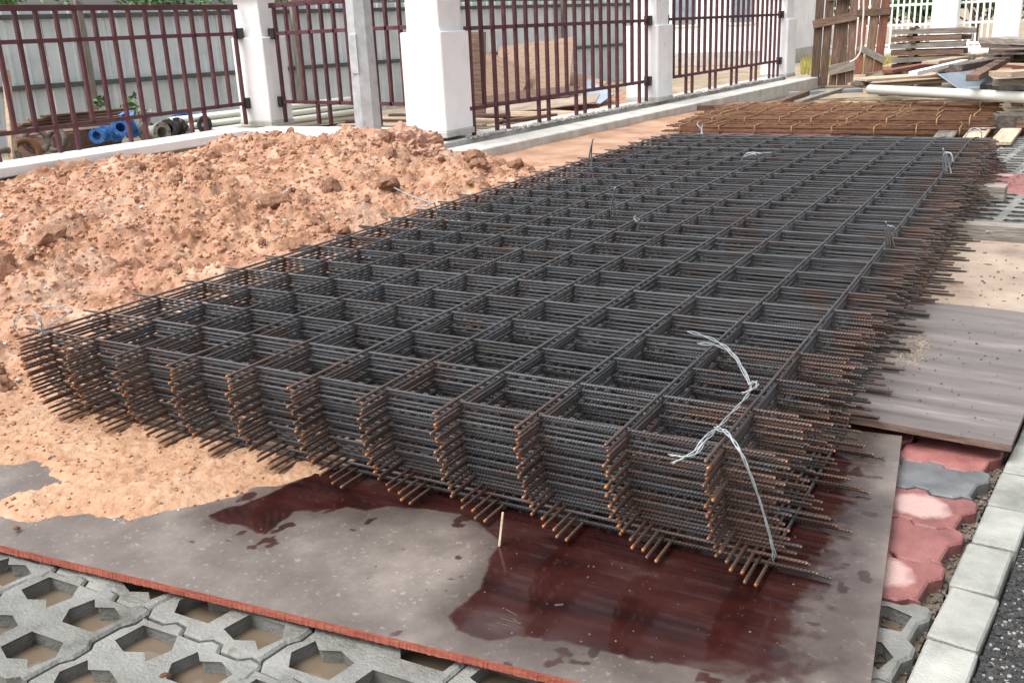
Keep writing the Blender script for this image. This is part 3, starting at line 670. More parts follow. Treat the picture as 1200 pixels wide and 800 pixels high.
ties('looped binding wire at the left near corner of the mesh stack', [
    A((47, 391, .31), (50, 386, .325), (42, 372, .35), (30, 370, .36), (18, 374, .35), (17, 382, .33), (22, 386, .32)),
    A((50, 388, .32), (46, 372, .37), (36, 364, .38)),
    A((52, 386, .32), (62, 378, .34), (75, 370, .35), (84, 363, .35), (78, 360, .35), (62, 359, .35), (48, 360, .35)),
    A((46, 391, .312), (56, 388, .318), (64, 389, .312))], .0013, 2, twist=.003)
for u, v, lab, sh_ in [(720, 236, 'upright binding wire end standing near the middle of the mesh stack', 0),
                       (747, 262, 'short bent binding wire just right of the upright one', 1),
                       (1043, 278, 'white binding wire tuft on the right edge of the mesh stack, nearer one', 2),
                       (1110, 192, 'white binding wire tuft on the right edge of the mesh stack, farther one', 2),
                       (507, 246, 'hooked binding wire on the left edge of the mesh stack beside the clay', 3),
                       (880, 186, 'crooked binding wire lying on the back half of the mesh stack', 4),
                       (821, 152, 'small binding wire knot at the far left corner of the mesh stack', 1),
                       (1143, 157, 'white binding wire bunch at the far right corner of the mesh stack', 4),
                       (694, 178, 'thin bent binding wire at the far left edge of the mesh stack', 0)]:
    zb = .308 if v > 165 else .25
    if sh_ == 0: pa = [A((u, v + 17, zb), (u - 1, v + 4, zb + .07), (u, v - 14, zb + .17)), A((u - 2, v + 17, zb), (u - 4, v + 16, zb + .01), (u - 3, v + 2, zb + .09), (u + 1, v - 16, zb + .18))]
    elif sh_ == 1: pa = [A((u + 3, v + 10, zb), (u + 1, v, zb + .05), (u - 4, v - 6, zb + .07), (u - 2, v - 9, zb + .08)), A((u, v + 8, zb), (u + 2, v - 5, zb + .07))]
    elif sh_ == 2: pa = [A((u, v + 10, zb), (u - 2, v - 4, zb + .06), (u - 5, v - 18, zb + .12)), A((u + 5, v + 12, zb), (u + 2, v, zb + .05), (u - 2, v - 14, zb + .11)), A((u - 4, v + 10, zb), (u - 4, v - 10, zb + .09), (u + 4, v - 12, zb + .1), (u + 7, v - 2, zb + .06))]
    elif sh_ == 3: pa = [A((u + 6, v + 12, zb), (u + 4, v - 1, zb + .05), (u + 1, v - 8, zb + .09), (u - 8, v - 4, zb + .07), (u - 22, v - 4, zb + .06)), A((u + 2, v - 8, zb + .09), (u - 20, v - 14, zb + .1), (u - 45, v - 26, zb + .12))]
    else: pa = [A((u - 12, v + 4, zb), (u - 6, v - 5, zb + .05), (u + 2, v - 7, zb + .06), (u + 12, v - 6, zb + .06), (u + 24, v - 7, zb + .05)), A((u + 8, v + 6, zb), (u + 5, v - 5, zb + .06), (u - 8, v - 2, zb + .04))]
    ties(lab, pa, .0027 if v > 200 else .0042, 1, twist=0)

# ================================================================== BOUNDARY WALL, KERB, PILLARS, FENCE PANELS
BD = Vector((.075, 1, 0)).normalized(); BA = math.atan2(BD.y, BD.x)
def bline(y, off=0):      # point on the wall line that runs back from the second pillar; off = to the right
    return Vector((-2.40 + .075 * (y - 5.86) + off, y, 0))
w = empty('boundary_wall', (-5, 0, 0)); tag(w, 'low white coped wall running back from the left edge to the corner pillar', 'wall')
box('wall', (.20, 7.0, .112), (0, 2.62, -.02), 'cement', w, bev=.004); box('coping', (.40, 6.75, .092), (0, 2.60, .106), 'white_paint', w, bev=.012)
w = empty('boundary_wall', (-3.75, 6.0, 0)); tag(w, 'low white coped wall between the corner pillar and the tall pillar behind the heap', 'wall')
box('wall', (2.1, .2, .112), (-.0, .02, -.02), 'white_paint', w, bev=.004); box('coping', (2.096, .32, .092), (0, 0, .108), 'white_paint', w, bev=.012)
w = empty('boundary_wall', bline(10.3, 0), BA - math.pi / 2); tag(w, 'low rough concrete strip under the long maroon fence', 'wall')
box('wall', (.30, 9.6, .15), (-.08, 0, -.03), 'cement', w, bev=.01)
kb = empty('kerb', (-1.88, 5.25, 0), BA - math.pi / 2); tag(kb, kind='structure')
for i in range(8): box('kerb_block', (.36 - .002 * (i % 3), 1.296, .19), (-.18, .65 + 1.3 * i, -.10), 'cement', kb, bev=.008)
ck = [at(u, v, .13) for u, v in ()]
pts = []
for _ in range(700):
    y = random.uniform(6.1, 14); q = bline(y, random.uniform(-.02, .14)); pts.append((q.x, q.y, .121))
tag(scatter('strip_rubble', pts, [random.uniform(.006, .026) for _ in pts], 'stone'), kind='stuff')

def pillar(x, y, rz, label, sx=.46, sy=.42, z0=.20):
    """x, y = the corner nearest the camera (front right)"""
    t = empty('fence_pillar', (x, y, z0 - .05), rz)
    c_ = (-sx / 2, sy / 2)
    box('base', (sx + .015, sy + .015, .055), (*c_, 0), 'cement', t, bev=.006)
    box('shaft', (sx, sy, .87), (*c_, .052), 'white_paint', t, bev=.010)
    box('neck', (sx - .09, sy - .09, .42), (*c_, .918), 'white_paint', t, bev=.008)
    box('capital', (sx + .06, sy + .06, .10), (*c_, 1.335), 'white_paint', t, bev=.015)
    for s, dx in ((0, 0),):
        pass
    return tag(t, label, 'pillar', 'white fence pillars')
PIL = {}
pillar(-4.95, 6.35, 0, 'white square pillar at the inner corner of the fence, far left', .44, .36, .22)
pillar(-2.36, 5.80, 0, 'tall white pillar behind the clay boulder and the lamp post', .44, .47)
q = bline(10.05, .12); pillar(q.x, q.y, BA - math.pi / 2, 'white pillar in the middle of the fence behind the far left mesh corner', .44, .44, .16)
q = bline(14.95, .12); pillar(q.x, q.y, BA - math.pi / 2, 'farthest white pillar of the maroon fence beside the upright timber frames', .44, .44, .15)

RB = .034
def fence_panel(P0, P1, z0, zb, zm, zt, n, label, first=2, brackets=(1, 1)):
    P0 = Vector(P0); P1 = Vector(P1); d = P1 - P0; L_ = d.length; a = math.atan2(d.y, d.x)
    t = empty('fence_panel', (P0.x, P0.y, z0), a)
    for z, h_ in ((zb, .036), (zm, .036), (zt, .05)): box('rail', (L_, .03, h_), (L_ / 2, 0, z - z0 - h_ / 2), 'maroon', t, bev=.002)
    for i in range(n):
        x = L_ * (i + .35) / (n - .3); lo = z0 + .002 if (i + first) % 4 < 2 or i in (0, n - 1) else zb - .02
        box('bar', (RB, RB, zt - lo - .004), (x, .002, lo - z0), 'maroon', t, bev=.002)
    for i, x in enumerate((0, L_)):
        if brackets[i]:
            for z in (zb, zm): box('bracket', (.09, .075, .11), (x + (.02 if i == 0 else -.02), 0, z - z0 - .055), 'black_metal', t, bev=.004)
    return tag(t, label, 'fence panel', 'maroon fence panels')
fence_panel((-5.02, .45), (-5.25, 6.35), .198, .42, 1.135, 1.40, 30, 'maroon barred fence panel on the left white wall', 3, (0, 1))
fence_panel((-4.95, 6.52), (-2.80, 6.12), .20, .42, 1.12, 1.40, 12, 'maroon barred fence panel between the corner pillar and the tall pillar', 1, (1, 1))
a_ = bline(6.22, 0); b_ = bline(10.05, 0)
fence_panel(a_, b_, .12, .372, 1.085, 1.38, 20, 'maroon barred fence panel in front of the heap of brown boards', 2, (0, 1))
a_ = bline(10.5, 0); b_ = bline(14.95, 0)
fence_panel(a_, b_, .12, .372, 1.09, 1.38, 22, 'maroon barred fence panel farthest back, beside the upright timber frames', 1, (1, 1))

# lamp post
t = empty('lamp_post', (-2.45, 4.78, -.02)); tag(t, 'grey galvanised octagonal lamp post standing in the clay', 'lamp post')
v, f = lathe_data([(.118, 0), (.114, .3), (.104, 1.5), (.085, 4.2), (.0, 4.2)], 8); obj('pole', mesh('pole', v, f, 'galvanised'), t, (0, 0, 0), (0, 0, .25))
v, f = lathe_data([(.0, 0), (.17, 0), (.17, .02), (.0, .02)], 8); obj('base_plate', mesh('base_plate', v, f, 'galvanised'), t, (0, 0, 0), (0, 0, .25))
box('access_door', (.07, .012, .3), (0, -.106, .8), 'galvanised', t, bev=.002)

# ================================================================== METAL HOARDING behind the fence
HD = Vector((.2033, .9791, 0)).normalized(); HA = math.atan2(HD.y, HD.x); H0 = Vector((-7.98, 5.30, 0)) - HD * 3.2
t = empty('metal_hoarding', (H0.x, H0.y, -.05), HA); tag(t, 'long grey corrugated metal hoarding behind the fence', 'hoarding')
def corr(Lc, hc):
    pr_ = []; x = 0
    while x < Lc - .001:
        pr_ += [(x, 0), (x + .125, 0), (x + .14, .022), (x + .165, .022), (x + .18, 0)]; x += .19
    pr_ = [q_ for q_ in pr_ if q_[0] <= Lc] + [(Lc, 0)]
    V = [(a, -b, 0) for a, b in pr_] + [(a, -b, hc) for a, b in pr_]; n_ = len(pr_)
    F = [(i, i + 1, n_ + i + 1, n_ + i) for i in range(n_ - 1)]
    me = mesh('panel', V, F, 'hoard')
    return me
PM = corr(.76, 1.56)
for i in range(22): obj('panel', PM, t, (.765 * i, -.002 * (i % 2), random.uniform(-.012, .012)))
for z in (.68, 1.44): box('rail', (16.9, .04, .055), (8.4, -.045, z), 'hoard_rail', t, bev=.003)
for i in range(6): box('post', (.07, .06, 1.66), (1.2 + 3.05 * i, -.095, -.02), 'timber_grey_v', t, bev=.004)

# ---------------- trees and creepers behind the hoarding
def foliage(name, c, rx, ry, rz, n, leaf, seed, label, trunk_h, cat='tree', group=None):
    rs_ = random.Random(seed); t = empty(name, (c[0], c[1], -.1)); V = []; F = []
    cl = [(rs_.uniform(-1, 1) * rx, rs_.uniform(-1, 1) * ry, trunk_h + rz * (1 + rs_.uniform(-.9, .9)), rs_.uniform(.25, .5)) for _ in range(14)]
    for _ in range(n):
        cx, cy, cz, r_ = rs_.choice(cl); d_ = Vector((rs_.gauss(0, 1), rs_.gauss(0, 1), rs_.gauss(0, 1))).normalized() * r_ * rs_.random() ** .4 * min(rx, rz) * 1.3
        p_ = Vector((cx, cy, cz)) + d_; q_ = Euler((rs_.uniform(-1, 1), rs_.uniform(-1, 1), rs_.uniform(0, 6.28))).to_matrix(); s = leaf * rs_.uniform(.6, 1.3); o = len(V)
        for x, y, z in ((-1, 0, 0), (0, -.42, .12), (1, 0, 0), (0, .42, .12)): V.append(p_ + q_ @ Vector((x * s, y * s, z * s)))
        F.append((o, o + 1, o + 2, o + 3))
    obj('crown', mesh('crown', V, F, 'leaf'), t)
    pths = [[(0, 0, 0), (.02, .03, trunk_h * .6), (0, 0, trunk_h + rz * .8)]] + [[(0, 0, trunk_h * .6), (cx * .5, cy * .5, (trunk_h + cz) / 2), (cx, cy, cz)] for cx, cy, cz, _ in cl[:6]]
    V = []; F = []
    for i, pt in enumerate(pths):
        v, f = tube_data(spline(pt, 4), [(.05 if i == 0 else .02) * rx * (1 - .06 * k_) for k_ in range(4 * (len(pt) - 1) + 1)], 6); o = len(V); V += v; F += [tuple(a + o for a in q_) for q_ in f]
    obj('trunk', mesh('trunk', V, F, 'bark', True), t)
    return tag(t, label, cat, group)
HN = Vector((-HD.y, HD.x, 0))
for i, (s, lab) in enumerate([(4.2, 'green leafy tree above the hoarding at the far left edge'), (6.6, 'green leafy tree above the hoarding left of the corner pillar'), (9.2, 'green leafy tree above the hoarding behind the lamp post'),
                              (12.0, 'green leafy tree above the hoarding behind the brown boards'), (15.2, 'green leafy tree at the far end of the hoarding')]):
    p = H0 + HD * s + HN * 2.6; foliage('leafy_tree', (p.x, p.y), 1.2, .7, .75, 2600, .06, 40 + i, lab, .9, group='trees behind the hoarding')
p = at(132, 132, .2); foliage('weed', (-6.9, 5.9), .22, .2, .22, 240, .05, 77, 'green weed growing against the hoarding behind the left fence', .18, 'plant')

# ---------------- yard ground behind the wall
q = [(-9, -2, -.03), (-5.1, -2, -.03), (-5.1, 6.2, -.03), (-2.5, 6.2, -.03), (-1.9, 15, -.03), (-4.5, 19, -.03), (-5.2, 19, -.03)]
tag(obj('yard', mesh('yard', q, [tuple(range(7))], 'ground')), kind='structure')

# ================================================================== JUNK behind the left fence
def ring(R_, r_, n=20, k=8):
    V = []; F = []
    for i in range(n):
        a = 6.2832 * i / n
        for j in range(k): b = 6.2832 * j / k; V.append(((R_ + r_ * math.cos(b)) * math.cos(a), (R_ + r_ * math.cos(b)) * math.sin(a), r_ * math.sin(b)))
    for i in range(n):
        for j in range(k): F.append((i * k + j, ((i + 1) % n) * k + j, ((i + 1) % n) * k + (j + 1) % k, i * k + (j + 1) % k))
    return V, F
def flange_fitting(loc, rot, s, m, label, body='straight'):
    """pipe fitting: barrel with a bolted flange at each end"""
    t = empty('pipe_fitting', loc, rot=rot)
    prof = [(.07, -.16), (.13, -.16), (.13, -.13), (.075, -.13), (.085, 0), (.075, .13), (.13, .13), (.13, .16), (.07, .16), (.07, -.16)]
    v, f = lathe_data([(a * s, b * s) for a, b in prof], 18); obj('barrel', mesh('barrel', v, f, m, False), t)
    bv, bf = lathe_data([(0, -.022 * s), (.014 * s, -.022 * s), (.014 * s, .022 * s), (0, .022 * s)], 6); bm_ = mesh('bolt', bv, bf, 'cast_iron')
    for sg in (-1, 1):
        for k_ in range(6): a = 6.283 * k_ / 6; obj('bolt', bm_, t, (.107 * s * math.cos(a), .107 * s * math.sin(a), sg * .145 * s))
    if body == 'valve':
        v, f = lathe_data([(.06 * s, .02), (.055 * s, .16 * s), (.085 * s, .17 * s), (.085 * s, .2 * s), (.03 * s, .22 * s), (.03 * s, .32 * s), (0, .32 * s)], 14); obj('bonnet', mesh('bonnet', v, f, m, False), t, (0, 0, 0), (0, R(90), 0))
        v, f = ring(.09 * s, .012 * s); obj('handwheel', mesh('handwheel', v, f, m, True), t, (.31 * s, 0, 0), (0, R(90), 0))
    return tag(t, label, 'pipe fitting', 'pipe fittings behind the left fence')
def jp(u, v, z): return at(u, v, z)
X90 = R(90)
def place(u, v, x): # point on plane x
    d = ROTM @ Vector(((u - 600) / FOC, -(v - 400) / FOC, -1)); t_ = (x - CAM_P[0]) / d.x; return Vector(CAM_P) + d * t_
P_ = place(118, 158, -5.95); flange_fitting(P_, (X90, .35, .5), .62, 'blue_iron', 'bright blue flanged pipe fitting lying leftmost behind the left fence')
P_ = place(138, 153, -6.0); flange_fitting(P_, (R(70), 0, 1.2), .7, 'blue_iron', 'blue flanged pipe fitting tipped on its side behind the left fence')
P_ = place(152, 146, -6.2); flange_fitting(P_, (R(30), 0, .3), .7, 'blue_iron', 'blue flanged pipe fitting standing behind two other blue ones')
P_ = place(181, 155, -6.0); flange_fitting(P_, (X90, 0, 1.45), .85, 'grey_iron', 'pale grey flanged pipe fitting between the blue and the black ones')
P_ = place(203, 150, -6.0); flange_fitting(P_, (X90, 0, .4), .8, 'rubber', 'black flanged pipe fitting right of the pale grey one')
P_ = place(212, 142, -6.3); flange_fitting(P_, (R(75), 0, 1.3), .75, 'blue_iron', 'blue valve with a bonnet sticking up behind the black fitting', 'valve')
P_ = place(170, 140, -6.3); flange_fitting(P_, (R(15), .2, 1.3), .65, 'grey_iron', 'grey flanged fitting standing upright behind the pale grey one')
P_ = place(232, 146, -6.0); flange_fitting(P_, (X90, 0, 1.5), .75, 'rubber', 'black flanged pipe fitting nearest the white pipes')
for (u, v, s, z_, lab) in [(30, 180, .15, .6, 'rusty iron ring standing behind the far left of the fence'), (42, 165, .13, 1.2, 'dark iron ring leaning behind the rusty one'), (66, 165, .12, .2, 'brown iron ring beside the blue fittings'), (8, 190, .14, .9, 'dark iron ring at the left frame edge behind the fence')]:
    P_ = place(u, v, -5.85); v_, f_ = ring(s * .8, s * .22); o = obj('iron_ring', mesh('iron_ring', v_, f_, 'cast_iron' if s != .15 else 'rust', True), None, P_, (X90 - .3, .2, z_)); tag(o, lab, 'iron ring', 'iron rings behind the left fence')
for i in range(5):
    P_ = place(70 + 9 * i, 148 - 3 * i, -6.35); box('plank', (1.15, .10, .025), (P_.x, P_.y, .30 + .028 * i), 'timber', None, rot=(.03, .02, R(70 + 6 * i)), wob=.004)
    tag(bpy.context.scene.objects[-1] if 0 else COL.objects[-1], 'dark plank %s in the low pile behind the left fence' % ['lowest', 'second lowest', 'in the middle', 'second highest', 'highest'][i], 'plank', 'planks behind the left fence')
box('oil_drum_crate', (.5, 1.0, .28), (-6.5, 5.0, -.02), 'timber', None, rz=.2, bev=.01); tag(COL.objects[-1], 'low dark timber crate behind the iron rings', 'crate')
P_ = place(15, 130, -5.8); o = box('timber_post', (.055, .055, .95), (P_.x, P_.y - .1, -.02), 'timber_pale', None, rot=(R(-12), R(-8), 0)); tag(o, 'pale timber stick leaning on the hoarding at the left edge', 'timber post')
def pipe(name, p0, p1, r, m, label, cat, group=None, hollow=True):
    p0 = Vector(p0); p1 = Vector(p1); d = p1 - p0; L_ = d.length
    pr_ = [(r * .86, L_ * .02), (r * .86, 0), (r, 0), (r, L_), (r * .86, L_), (r * .86, L_ * .98)]
    v, f = lathe_data(pr_, 16); o = obj(name, mesh(name, v, f, m, False), None, p0, d.to_track_quat('Z', 'Y').to_euler())
    for pl in o.data.polygons: pl.use_smooth = True
    return tag(o, label, cat, group)
k = 0
for i in range(4):
    for j in range(3 if i < 3 else 2):
        z = .035 + .075 * i; x = -6.15 + .085 * j + .04 * (i % 2)
        pipe('plastic_pipe', (x, 6.0 + .06 * j, z + .0), (x + .28, 9.0 + .1 * j, z), .036, 'pvc', 'white plastic pipe, %s row of the pile behind the corner pillar, %s' % (['bottom', 'second', 'third', 'top'][i], ['hoarding side', 'middle', 'fence side'][j]), 'pipe', 'white pipes behind the corner pillar')
for i in range(6):
    a_ = random.uniform(-.12, .12); o = box('plank', (1.7, .12, .03), (-4.1 + .1 * random.uniform(-1, 1), 7.3 + .22 * i, .02 + .035 * (i % 3)), ['timber_grey', 'timber_pale', 'timber'][i % 3], None, rz=a_, wob=.006)
    tag(o, 'loose plank on the ground behind the lamp post, %s from the wall' % ['first', 'second', 'third', 'fourth', 'fifth', 'sixth'][i], 'plank', 'planks behind the lamp post')
o = box('door_leaf', (.8, .035, 1.05), (-4.05, 8.6, 0), 'timber', None, rot=(R(-8), 0, R(10)), bev=.004); tag(o, 'dark brown wooden panel standing behind the lamp post', 'panel')
# brown boards behind the third fence panel
for i, (x, y, z, L_, Wd, rt, mm, lab) in enumerate([
    (*aty(625, 82, 10.7), 1.15, .85, (R(58), R(-5), .10), 'ply_raw', 'largest brown plywood sheet leaning behind the fence'),
    (*aty(583, 98, 10.3), .75, .7, (R(68), R(22), .25), 'ply_raw', 'brown plywood sheet tilted left of the largest leaning one'),
    (*aty(668, 103, 10.9), .9, .6, (R(30), R(12), -.3), 'ply_raw', 'brown plywood sheet slumped right of the largest leaning one'),
    (*aty(620, 112, 10.2), 1.3, .5, (R(12), R(-3), .12), 'timber', 'dark board lying across the foot of the leaning sheets'),
    (-3.9, 10.4, .02, 1.4, .8, (R(14), R(4), .15), 'ply_raw', 'brown plywood sheet lying low in front of the leaning ones'),
    (-3.45, 9.6, .10, 1.6, .7, (R(4), R(-5), .35), 'sandy_board', 'pale plywood sheet lying flat close behind the fence'),
    (-4.9, 10.2, .02, .9, .5, (R(78), 0, .1), 'timber', 'dark brown panel upright beside the tall pillar'),
    (-3.3, 10.8, .18, .9, .4, (R(30), R(15), -.6), 'zinc_sheet', 'grey metal sheet propped on the brown boards')]):
    o = box('plywood_sheet', (L_, Wd, .018), (x, y, z), mm, None, rot=rt, bev=.002); tag(o, lab, 'board', 'boards behind the fence')
for i in range(8):
    o = box('timber_offcut', (random.uniform(.5, 1.3), .09, .05), (-3.2 + random.uniform(-.5, .35), 8.2 + .3 * i, .0 + .03 * (i % 3)), random.choice(['timber', 'timber_red', 'timber_pale']), None, rot=(0, random.uniform(-.06, .06), random.uniform(-.5, .9)), wob=.005)
    tag(o, 'timber offcut lying behind the maroon fence, %s from the tall pillar' % ORD[1:][i - 1 if i else 0] if i else 'timber offcut lying nearest the tall pillar behind the maroon fence', 'timber', 'timber offcuts behind the fence')
n_ = 40; X, Y = np.meshgrid(np.linspace(-3.6, -2.3, n_), np.linspace(9.8, 14.2, n_)); Z = -.06 + .24 * np.exp(-(((X + 2.9) / .42) ** 2 + ((Y - 11.8) / 1.2) ** 2)) + .02 * fbm(X * 6, Y * 6, 3, 7)
so2 = grid_obj('sand_heap', X, Y, Z, 'soil'); tag(so2, 'small pale heap of earth just behind the maroon fence', 'soil heap')

# ================================================================== BACK RIGHT: rusty cages, beams, pipe, timber
def cage(y, z, L_, x0, label, jit, diag=True):
    t = empty('rebar_cage', (x0, y, z), jit)
    h = .045; wd = .34
    me = mesh('bar', *tube_data([(0, 0, 0), (L_, 0, 0)], .008, 6), 'rust', True)
    for zz in (0, h):
        for i in range(5): obj('bar', me, t, (random.gauss(0, .03), wd * i / 4, zz))
    P_ = [(0, -.012, -.014), (0, wd + .012, -.014), (0, wd + .012, h + .014), (0, -.012, h + .014), (0, -.012, -.014)]
    me = mesh('stirrup', *tube_data(P_, .007, 5), 'rust_wire', True)
    nst = 8
    for i in range(nst): obj('stirrup', me, t, (.15 + (L_ - .3) * i / (nst - 1) + random.gauss(0, .02), 0, 0), (0, 0, random.gauss(0, .05)))
    if diag:
        for i in range(9):
            x = random.uniform(.1, L_ - .6); me2 = mesh('tie_wire', *tube_data(spline([(x, 0, h + .02), (x + .15, wd * .5, h + .05), (x + random.uniform(.1, .5), wd, h + .02)], 4), .004, 4), 'rust_wire', True); obj('tie_wire', me2, t)
    return tag(t, label, 'rebar cage', 'rusty rebar cages behind the mesh stack')
CN = ['nearest', 'second', 'third', 'fourth', 'fifth', 'farthest']
for i in range(6): cage(7.75 + .40 * i, .02 + (.008 * (i % 2)), 2.85, -.98 - .035 * i, 'rusty flat rebar cage behind the mesh stack, %s' % (CN[i] + (' one' if i in (0, 5) else ' from the front')), random.gauss(0, .012))
for i in range(4): cage(7.95 + .48 * i, .078, 2.7, -.75 - .02 * i, 'rusty rebar cage of the upper layer behind the mesh stack, %s' % (['nearest one', 'second from the front', 'third from the front', 'farthest one'][i]), random.gauss(0, .02))
for i, (u0, v0, u1, v1, z, hh, m, lab) in enumerate([
    (790, 124, 952, 121, .06, .06, 'timber', 'long thin brown beam left of the rusty cages, farther one'), (797, 149, 935, 152, .02, .06, 'timber_red', 'red-brown beam lying in front at the far left mesh corner'),
    (806, 143, 925, 134, .06, .05, 'timber_pale', 'pale split batten between the two beams, lower one'), (812, 138, 905, 140, .08, .05, 'timber_red', 'broken red-brown batten between the two beams'), (830, 135, 960, 128, .11, .04, 'timber', 'brown batten on top between the two beams'),
    (905, 121, 945, 106, .05, .07, 'timber', 'short dark timber pointing at the upright frames'), (935, 118, 985, 103, .05, .05, 'timber_grey', 'grey board end in front of the upright frames'), (925, 108, 1010, 104, .03, .05, 'zinc_sheet', 'flat greenish grey strip in front of the upright frames')]):
    a_ = at(u0, v0, z); b_ = at(u1, v1, z); d = b_ - a_; o = box('beam', (d.length, .10, hh), ((a_ + b_) / 2 - Vector((0, 0, hh))), m, None, rz=math.atan2(d.y, d.x), wob=.004); tag(o, lab, 'beam', 'timbers left of the rusty cages')
a_ = at(1019, 105, .26); b_ = at(1290, 119, .26)
pipe('plastic_pipe', a_, a_ + (b_ - a_) * 1.0, .052, 'pvc', 'thick white plastic pipe lying across in front of the timber pile', 'pipe')
for i, (u, v) in enumerate([(1032, 112), (1190, 124)]):
    p_ = at(u, v, .0); o = box('bearer', (.12, .3, .19), (p_.x, p_.y + .3, -.02), 'timber', None, rz=.1); tag(o, 'dark timber bearer under the white pipe, %s one' % ['left', 'right'][i], 'timber block', 'bearers under the pipe')

# upright timber frames
def frame(u0, u1, v, lab, nv, hgt, cross, m='timber_v', lean=0):
    a_ = at(u0, v, .0); y = a_.y
    d0 = ROTM @ Vector(((u1 - 600) / FOC, -(v - 400) / FOC, -1)); t_ = (y - CAM_P[1]) / d0.y; b_ = Vector(CAM_P) + d0 * t_; wd = b_.x - a_.x
    t = empty('formwork_frame', (a_.x, y, -.05), rot=(R(-3), R(lean), .06))
    for i in range(nv): box('upright', (wd / nv * random.uniform(.8, 1.02), .045, hgt * random.uniform(.96, 1)), (wd * (i + .5) / nv, random.uniform(-.02, .02), 0), random.choice([m, 'timber_v', 'timber_v']), t, rot=(0, random.gauss(0, .018), 0), wob=.006)
    for z, h_, x0, x1, tl in cross: box('cross_piece', (wd * (x1 - x0), .04, h_), (wd * (x0 + x1) / 2, -.062, z), random.choice(['timber_grey', 'timber']), t, rot=(0, tl, 0), wob=.006)
    return tag(t, lab, 'timber frame', 'upright timber frames')
frame(950, 1000, 97, 'upright brown timber frame beside the farthest fence pillar', 5, 2.0, [(.95, .13, 0, 1.0, -.16), (.20, .16, .45, 1.05, -.22), (1.32, .1, .3, .75, 0)])
frame(1000, 1034, 84, 'upright open timber frame right of the closed one', 3, 2.3, [(1.05, .13, -.1, 1.1, -.06), (.32, .12, 0, 1.05, .45)], 'timber_red_v', 1.5)
# white cord hanging on the frames
cp = at(1010, 99, .0); y_ = cp.y - .35
pc = [aty(u, v, y_) for u, v in [(1012, -8), (1012, 15), (1010, 40), (1009, 58), (1004, 68), (996, 73)]]; P0 = pc[0].copy()
o = multi_tube('cord', [[p_ - P0 for p_ in spline(pc, 5)]], .014, 'pvc', 6, None, P0); tag(o, 'white cord hanging down over the upright timber frames', 'cord')

# stack of planks
p0 = at(1042, 66, .1); k = 0
DEP = (p0 - Vector(CAM_P)).length
for i in range(7):
    for j in range(2):
        s_ = aty(1043 + random.uniform(-3, 3), 62, p0.y - 8); L_ = 1.02 + random.uniform(-.12, .16)
        o = box('plank', (L_, .24, .07), (s_.x + L_ / 2 + .08 * random.random(), p0.y - 8 + .28 * j, .14 + .098 * i), ['timber_grey', 'timber'][(i + j) % 2], None, rot=(0, random.gauss(0, .008), random.gauss(.03, .03)), wob=.006)
        tag(o, 'plank in layer %s of the tall stack right of the frames, %s' % (['one (lowest)', 'two', 'three', 'four', 'five', 'six', 'seven (highest)'][i], ['front row', 'back row'][j]), 'plank', 'planks in the tall stack')
    o = box('spacer', (.08, .5, .026), (s_.x + .3, p0.y - 7.9, .213 + .098 * i), 'timber', None); tag(o, 'short spacer batten above layer %s of the tall plank stack' % ['one', 'two', 'three', 'four', 'five', 'six', 'seven'][i], 'spacer', 'spacers of the tall stack')

# litter of planks and boards
def lay(u0, v0, u1, v1, z, wd, th, m, lab, cat='plank', name='plank', grp='loose timber at the back right', tilt=0):
    a_ = at(u0, v0, z); b_ = at(u1, v1, z); d = b_ - a_
    o = box(name, (d.length, wd, th), (a_ + b_) / 2 - Vector((0, 0, th)), m, None, rot=(tilt, 0, math.atan2(d.y, d.x)), wob=.005); return tag(o, lab, cat, grp)
lay(1002, 99, 1112, 92, .22, .34, .03, 'timber_pale', 'wide pale board lying behind the left end of the white pipe', tilt=.05)
lay(1008, 92, 1128, 84, .30, .28, .03, 'timber_pale', 'second wide pale board just behind the first', tilt=.04)
lay(1005, 96, 1040, 84, .26, .16, .05, 'timber_grey', 'grey plank end under the upright frames')
lay(1020, 86, 1065, 78, .25, .14, .05, 'timber', 'dark plank in front of the open frame')
lay(1040, 82, 1098, 72, .32, .14, .05, 'timber_red', 'red-brown plank crossing below the tall stack')
lay(1042, 77, 1086, 66, .26, .20, .03, 'timber_pale', 'pale plank close under the tall stack')
lay(1070, 84, 1130, 70, .40, .10, .05, 'white_paint', 'white painted batten lying slantwise on the planks', 'batten', 'batten')
lay(1090, 72, 1165, 60, .40, .22, .04, 'timber_pale', 'long pale plank right of the tall stack')
lay(1080, 70, 1128, 58, .36, .12, .06, 'timber', 'dark slanted plank touching the tall stack')
lay(1120, 76, 1178, 66, .42, .16, .08, 'cast_iron', 'dark burnt looking timber among the planks', 'timber')
lay(1140, 88, 1195, 58, .46, .12, .06, 'timber', 'brown rail sloping up to the dark pile on the right')
lay(1105, 82, 1150, 76, .34, .20, .03, 'zinc_sheet', 'small greenish sheet among the planks', 'sheet')
lay(1100, 80, 1145, 84, .34, .18, .05, 'timber_red', 'short red-brown board right of the pale boards')
lay(1112, 96, 1162, 91, .34, .34, .012, 'zinc_sheet', 'tilted blue-grey metal sheet behind the pipe', 'sheet', 'metal_sheet', tilt=.5)
lay(1140, 101, 1235, 103, .28, .30, .06, 'zinc_sheet', 'flat blue-grey metal section right behind the pipe', 'sheet', 'metal_sheet')
lay(1172, 84, 1240, 80, .50, .30, .05, 'timber_pale', 'pale stack board at the right edge, upper one')
lay(1168, 92, 1240, 92, .42, .26, .06, 'timber_grey', 'grey plank at the right edge under the pale one')
lay(1150, 98, 1240, 97, .34, .3, .06, 'cast_iron', 'black timber at the right edge behind the pipe', 'timber')
